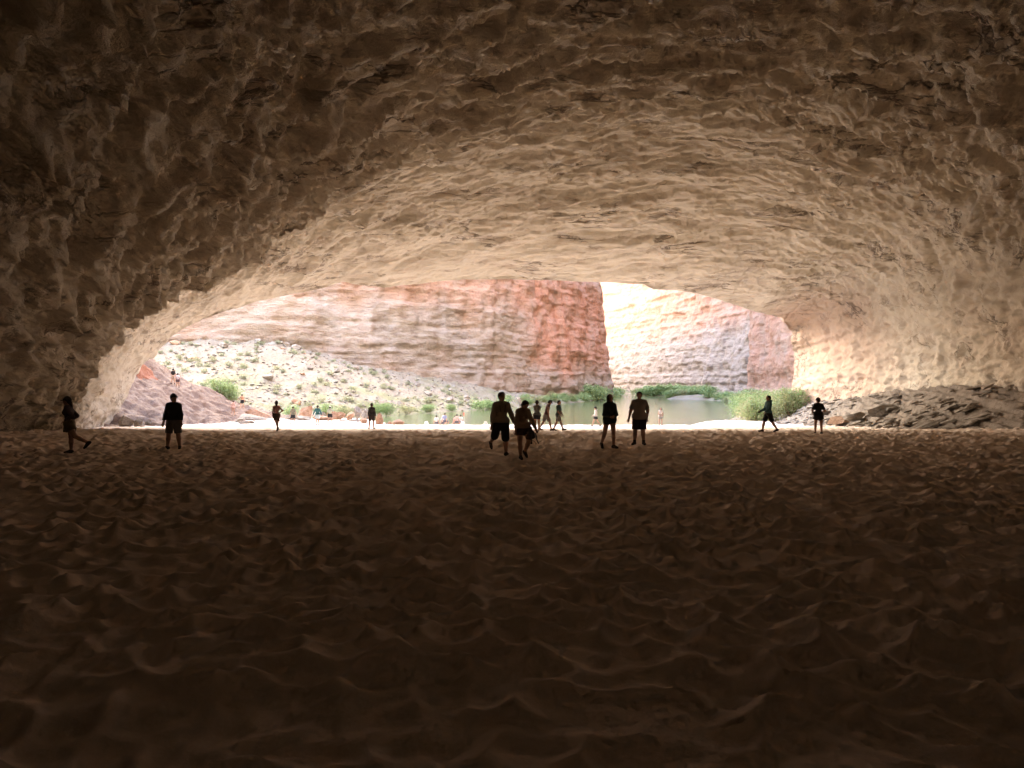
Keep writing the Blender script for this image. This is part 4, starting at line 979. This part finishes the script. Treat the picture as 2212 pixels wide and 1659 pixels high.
person('slim person in pale shirt and dark shorts, leftmost of the three at the centre back', 1160, 40, 1.66, 172,
       ((2, -1, 0, 0), (-3, 0, -4, 1)), ((8, 14, 20, 8), (-25, -30, 40, -30)), (0.16, 0.16, 0.14), (0.03, 0.03, 0.035), skin=(0.40, 0.22, 0.14), hair='short', hat='cap', hatc=(0.03, 0.03, 0.035), sleeve='long', female=True, bust=False, shorts_len=.5, feet=None, shirt_len=.02)
person('stooping man in maroon top and grey shorts, middle of the three at the centre back', 1180, 42.5, 1.82, 95,
       ((24, -2, 12, 0), (-20, 3, -32, 2)), ((-4, -6, 6, -4), (0, 6, 12, 4)), (0.13, 0.075, 0.085), (0.17, 0.16, 0.15), hair='short', hat='cap', hatc=(0.05, 0.045, 0.05), sleeve='none', lean=13, head=(0, 30), shirt_len=.03, shorts_len=.9, foot=((0, -4), (0, 10)))
person('man in dark green shirt with joined hands, rightmost of the three at centre back', 1206, 42.7, 1.78, 62,
       ((26, 2, 18, 1), (-16, -6, -26, -4)), ((8, -8, 42, 22), (8, 8, 42, -22)), (0.045, 0.075, 0.07), (0.15, 0.15, 0.14), hair='short', sleeve='short', shirt_len=.02, shorts_len=.85, lean=3, foot=((0, -14), (0, 12)))
person('person in white hooded top and black shorts walking left at the water', 1287, 62, 1.70, -90,
       ((24, -1, 14, 0), (-18, 2, -38, 1)), ((4, -8, 60, 0), (2, 8, 66, 0)), (0.52, 0.49, 0.46), BLK, skin=SKIN2, hair='short', hat='cap', hatc=(0.04, 0.04, 0.04), sleeve='long', head=(0, 8), shorts_len=.6, shirt_len=.03, foot=((0, -6), (0, 25)), extras=whitehood)
person('woman in long dark shirt with bobbed hair and folded hands', 1317, 23.5, 1.70, 12,
       ((-14, -4, -28, -6), (10, 1, -6, 2)), ((6, -9, 74, 34), (6, 13, 78, -36)), (0.03, 0.04, 0.043), (0.03, 0.03, 0.03), skin=(0.36, 0.21, 0.15), hair='bob', sleeve='long', female=True, head=(8, -3), shirt_len=.085, shorts_len=.3, foot=((-5, 38), (25, 0)), bulk=1.03)
person('heavy man in light short sleeved shirt and black shorts, right of centre', 1381, 25.9, 1.84, -4,
       ((4, -5, 0, -4), (2, 3, -2, 3)), ((2, -20, 12, -14), (-14, 20, 4, -6)), (0.25, 0.22, 0.19), BLK, hair='short', sleeve='short', head=(-10, 0), bulk=1.26, belly=.6, shirt_len=.075, shorts_len=.98, foot=((-30, 0), (12, 0)), boots=True)
person('small person in white top facing the camera at the water edge', 1427, 66, 1.66, 4,
       ((3, -3, 0, -2), (-2, 3, -4, 2)), ((4, -18, 62, 30), (4, 18, 62, -30)), (0.58, 0.52, 0.48), (0.23, 0.23, 0.21), skin=(0.36, 0.22, 0.16), hair='bob', sleeve='none', female=True, shorts_len=.6, shirt_len=.04, feet=(0.06, 0.05, 0.05))
person('man in teal hooded jacket holding a phone, walking left on the right sand', 1660, 35.2, 1.76, -84,
       ((22, -2, 12, 0), (-18, 2, -34, 2)), ((14, -10, 68, -4), (10, 10, 62, 4)), (0.05, 0.115, 0.13), BLK, hair='short', sleeve='long', head=(0, -10), shirt_len=.03, shorts_len=.95, foot=((0, -4), (0, 16)), extras=hood, bulk=1.08)
person('woman in black top, flared dark skirt and cap with her back turned, on right sand', 1768, 34.5, 1.66, 172,
       ((2, -4, 0, -3), (-2, 5, -4, 4)), ((-4, -28, 70, 20), (-4, 28, 70, -20)), (0.02, 0.02, 0.022), (0.025, 0.025, 0.028), hair='short', hat='cap', hatc=(0.03, 0.03, 0.033), sleeve='short', female=True, bust=False, skirt=True, shorts_len=.5, shirt_len=.03, head=(40, 0), bulk=1.08)
print('people', time.time() - T0)
# bathers sitting beyond the crest of the beach, only heads and shoulders in sight
SEATL = ((78, -12, -20, -4), (80, 12, -16, 4))
for px, d, H, yaw, sh_, hatk, lab in ((943, 79.0, 1.66, 170, (0.55, 0.52, 0.5), None, 'seated bather in white, leftmost beyond the sand crest'),
        (961, 78.0, 1.78, 150, (0.22, 0.24, 0.36), None, 'seated bather in blue top, tallest beyond the sand crest'),
        (957, 79.0, 1.62, 200, (0.6, 0.58, 0.55), 'brim', 'seated bather in white hat beside the one in blue'),
        (983, 79.2, 1.6, 200, (0.5, 0.33, 0.28), None, 'seated bather in pink at the middle of the bathers'),
        (987, 78.2, 1.76, 175, (0.52, 0.40, 0.36), None, 'dark haired seated bather right of the one in pink'),
        (995, 79.0, 1.62, 190, (0.6, 0.58, 0.56), None, 'seated bather in white, rightmost beyond the sand crest')):
    person(lab, px, d, H, yaw, SEATL, ((-20, -14, 0, -10), (-20, 14, 0, 10)), sh_, (0.1, 0.1, 0.12), skin=SKIN2, hair='short', hat=hatk, hatc=(0.6, 0.58, 0.55), sleeve='short', seat=True, shorts_len=.7, feet=None, group='bathers sitting at the water edge', vox=.025)
# things held or left lying
def held_bag():
    """dark cloth bag and a pair of strapped sandals hanging from the woman's hand"""
    d = 19.9; t = empty('cloth_bag', tuple(at(1148, 941, d)))
    s_ = d / FPX / 1.0
    def q_(px, py, dy=0): return np.array([(px - 1148) * s_, dy, -(py - 941) * s_])
    V, F = mesh_sdf([(q_(1147, 924), q_(1146, 935), .03, .06, None, 1, ()), (q_(1145, 932), q_(1143, 946), .07, .085, None, 1, ()), (q_(1150, 934), q_(1152, 944), .05, .05, None, 1, ()), (q_(1143, 946), q_(1148, 957), .075, .03, None, 1, ()), (q_(1140, 940), q_(1138, 944), .04, .03, None, 1, ())], .011, .02)
    mesh_obj('bag', V, F, cmat('cloth', (0.04, 0.035, 0.033)), t)
    V, F = tube([q_(1147, 926), q_(1144, 917), q_(1149, 915), q_(1149, 925)], [.006] * 4); mesh_obj('strap', V, F, cmat('cloth', (0.03, 0.03, 0.03)), t)
    tag(t, 'dark cloth bag hanging from the hand of the woman looking down', 'bag')
    t = empty('sandal', tuple(at(1157, 945, d)))
    def r_(px, py, dy=0): return np.array([(px - 1157) * s_, dy, -(py - 945) * s_])
    V, F = mesh_sdf([(r_(1153, 934), r_(1158, 947), .028, .030, np.array([.85, 0, .5]), 2.4, ()), (r_(1158, 947), r_(1162, 957), .030, .034, np.array([.85, 0, .5]), 2.4, ())], .010, .015)
    mesh_obj('sole', V, F, cmat('rubber', (0.22, 0.24, 0.24)), t)
    V, F = join([tube([r_(1152, 932), r_(1157, 937), r_(1160, 945)], [.012, .012, .010]), tube([r_(1150, 951), r_(1156, 955), r_(1158, 960), r_(1160, 957)], [.006] * 4), tube([r_(1153, 934), r_(1147, 926)], [.007, .007])])
    mesh_obj('strap', V, F, cmat('cloth', (0.03, 0.03, 0.03)), t); tag(t, 'sandal dangling from its straps beside the dark cloth bag', 'sandal')
held_bag()
def phone():
    p = at(1640, 890, 35.15); V, F = boulder_shape(1, 0); 
    c = np.array([(x, y, z) for x in (-.07, .07) for y in (-.006, .006) for z in (-.035, .035)]); f = np.array([(0, 1, 3, 2), (4, 6, 7, 5), (0, 4, 5, 1), (2, 3, 7, 6), (0, 2, 6, 4), (1, 5, 7, 3)])
    t = empty('phone', tuple(p), R(20)); mesh_obj('case', c, f, cmat('plastic', (0.02, 0.02, 0.02)), t, smooth=False)
    c2 = c * np.array([.92, .1, .92]) + np.array([0, .0068, 0]); mesh_obj('screen', c2, f, cmat('glass', (0.03, 0.03, 0.035)), t, smooth=False)
    tag(t, 'dark phone held out in the hand of the man in teal jacket', 'phone')
phone()
def paddle():
    x = (1003 - CX) / FPX * 78.5; t = empty('paddle', (x, 78.5, float(ground(x, 78.5)) - .15))
    V, F = tube([(0, 0, 0), (-.02, 0, .9), (-.05, 0, 1.35)], [.018, .018, .018], 8); mesh_obj('shaft', V, F, cmat('plastic', (0.55, 0.55, 0.5)), t)
    V, F = mesh_sdf([(np.array([-.05, 0, 1.33]), np.array([-.06, 0, 1.62]), .05, .085, np.array([0, 1., 0]), 4.5, ())], .012, .01); mesh_obj('blade', V, F, cmat('plastic', (0.55, 0.20, 0.14)), t)
    tag(t, 'paddle with red blade standing upright in the sand by the bathers', 'paddle')
paddle()
def bundle(px, d, label, c):
    x = (px - CX) / FPX * d; v, f = boulder_shape(int(px), 3, 1, 5, .2); V = v * np.array([.45, .4, .62]) + v * (0.18 * fbm(v * 4, 3))[:, None]
    o = mesh_obj('towel_bundle', V, f, cmat('cloth', c)); o.location = (x, d, float(ground(x, d)) - .05); tag(o, label, 'towel')
bundle(921, 77.6, 'white towel bundle on the sand crest left of the bathers', (0.6, 0.58, 0.55))
bundle(999, 77.6, 'white towel bundle at the foot of the upright paddle', (0.62, 0.6, 0.58))
bundle(1049, 77.2, 'white towel bundle on the crest beside the man in tan fleece', (0.62, 0.6, 0.56))
print('done', time.time() - T0, sum(len(me.loops) - 2 * len(me.polygons) for me in bpy.data.meshes))
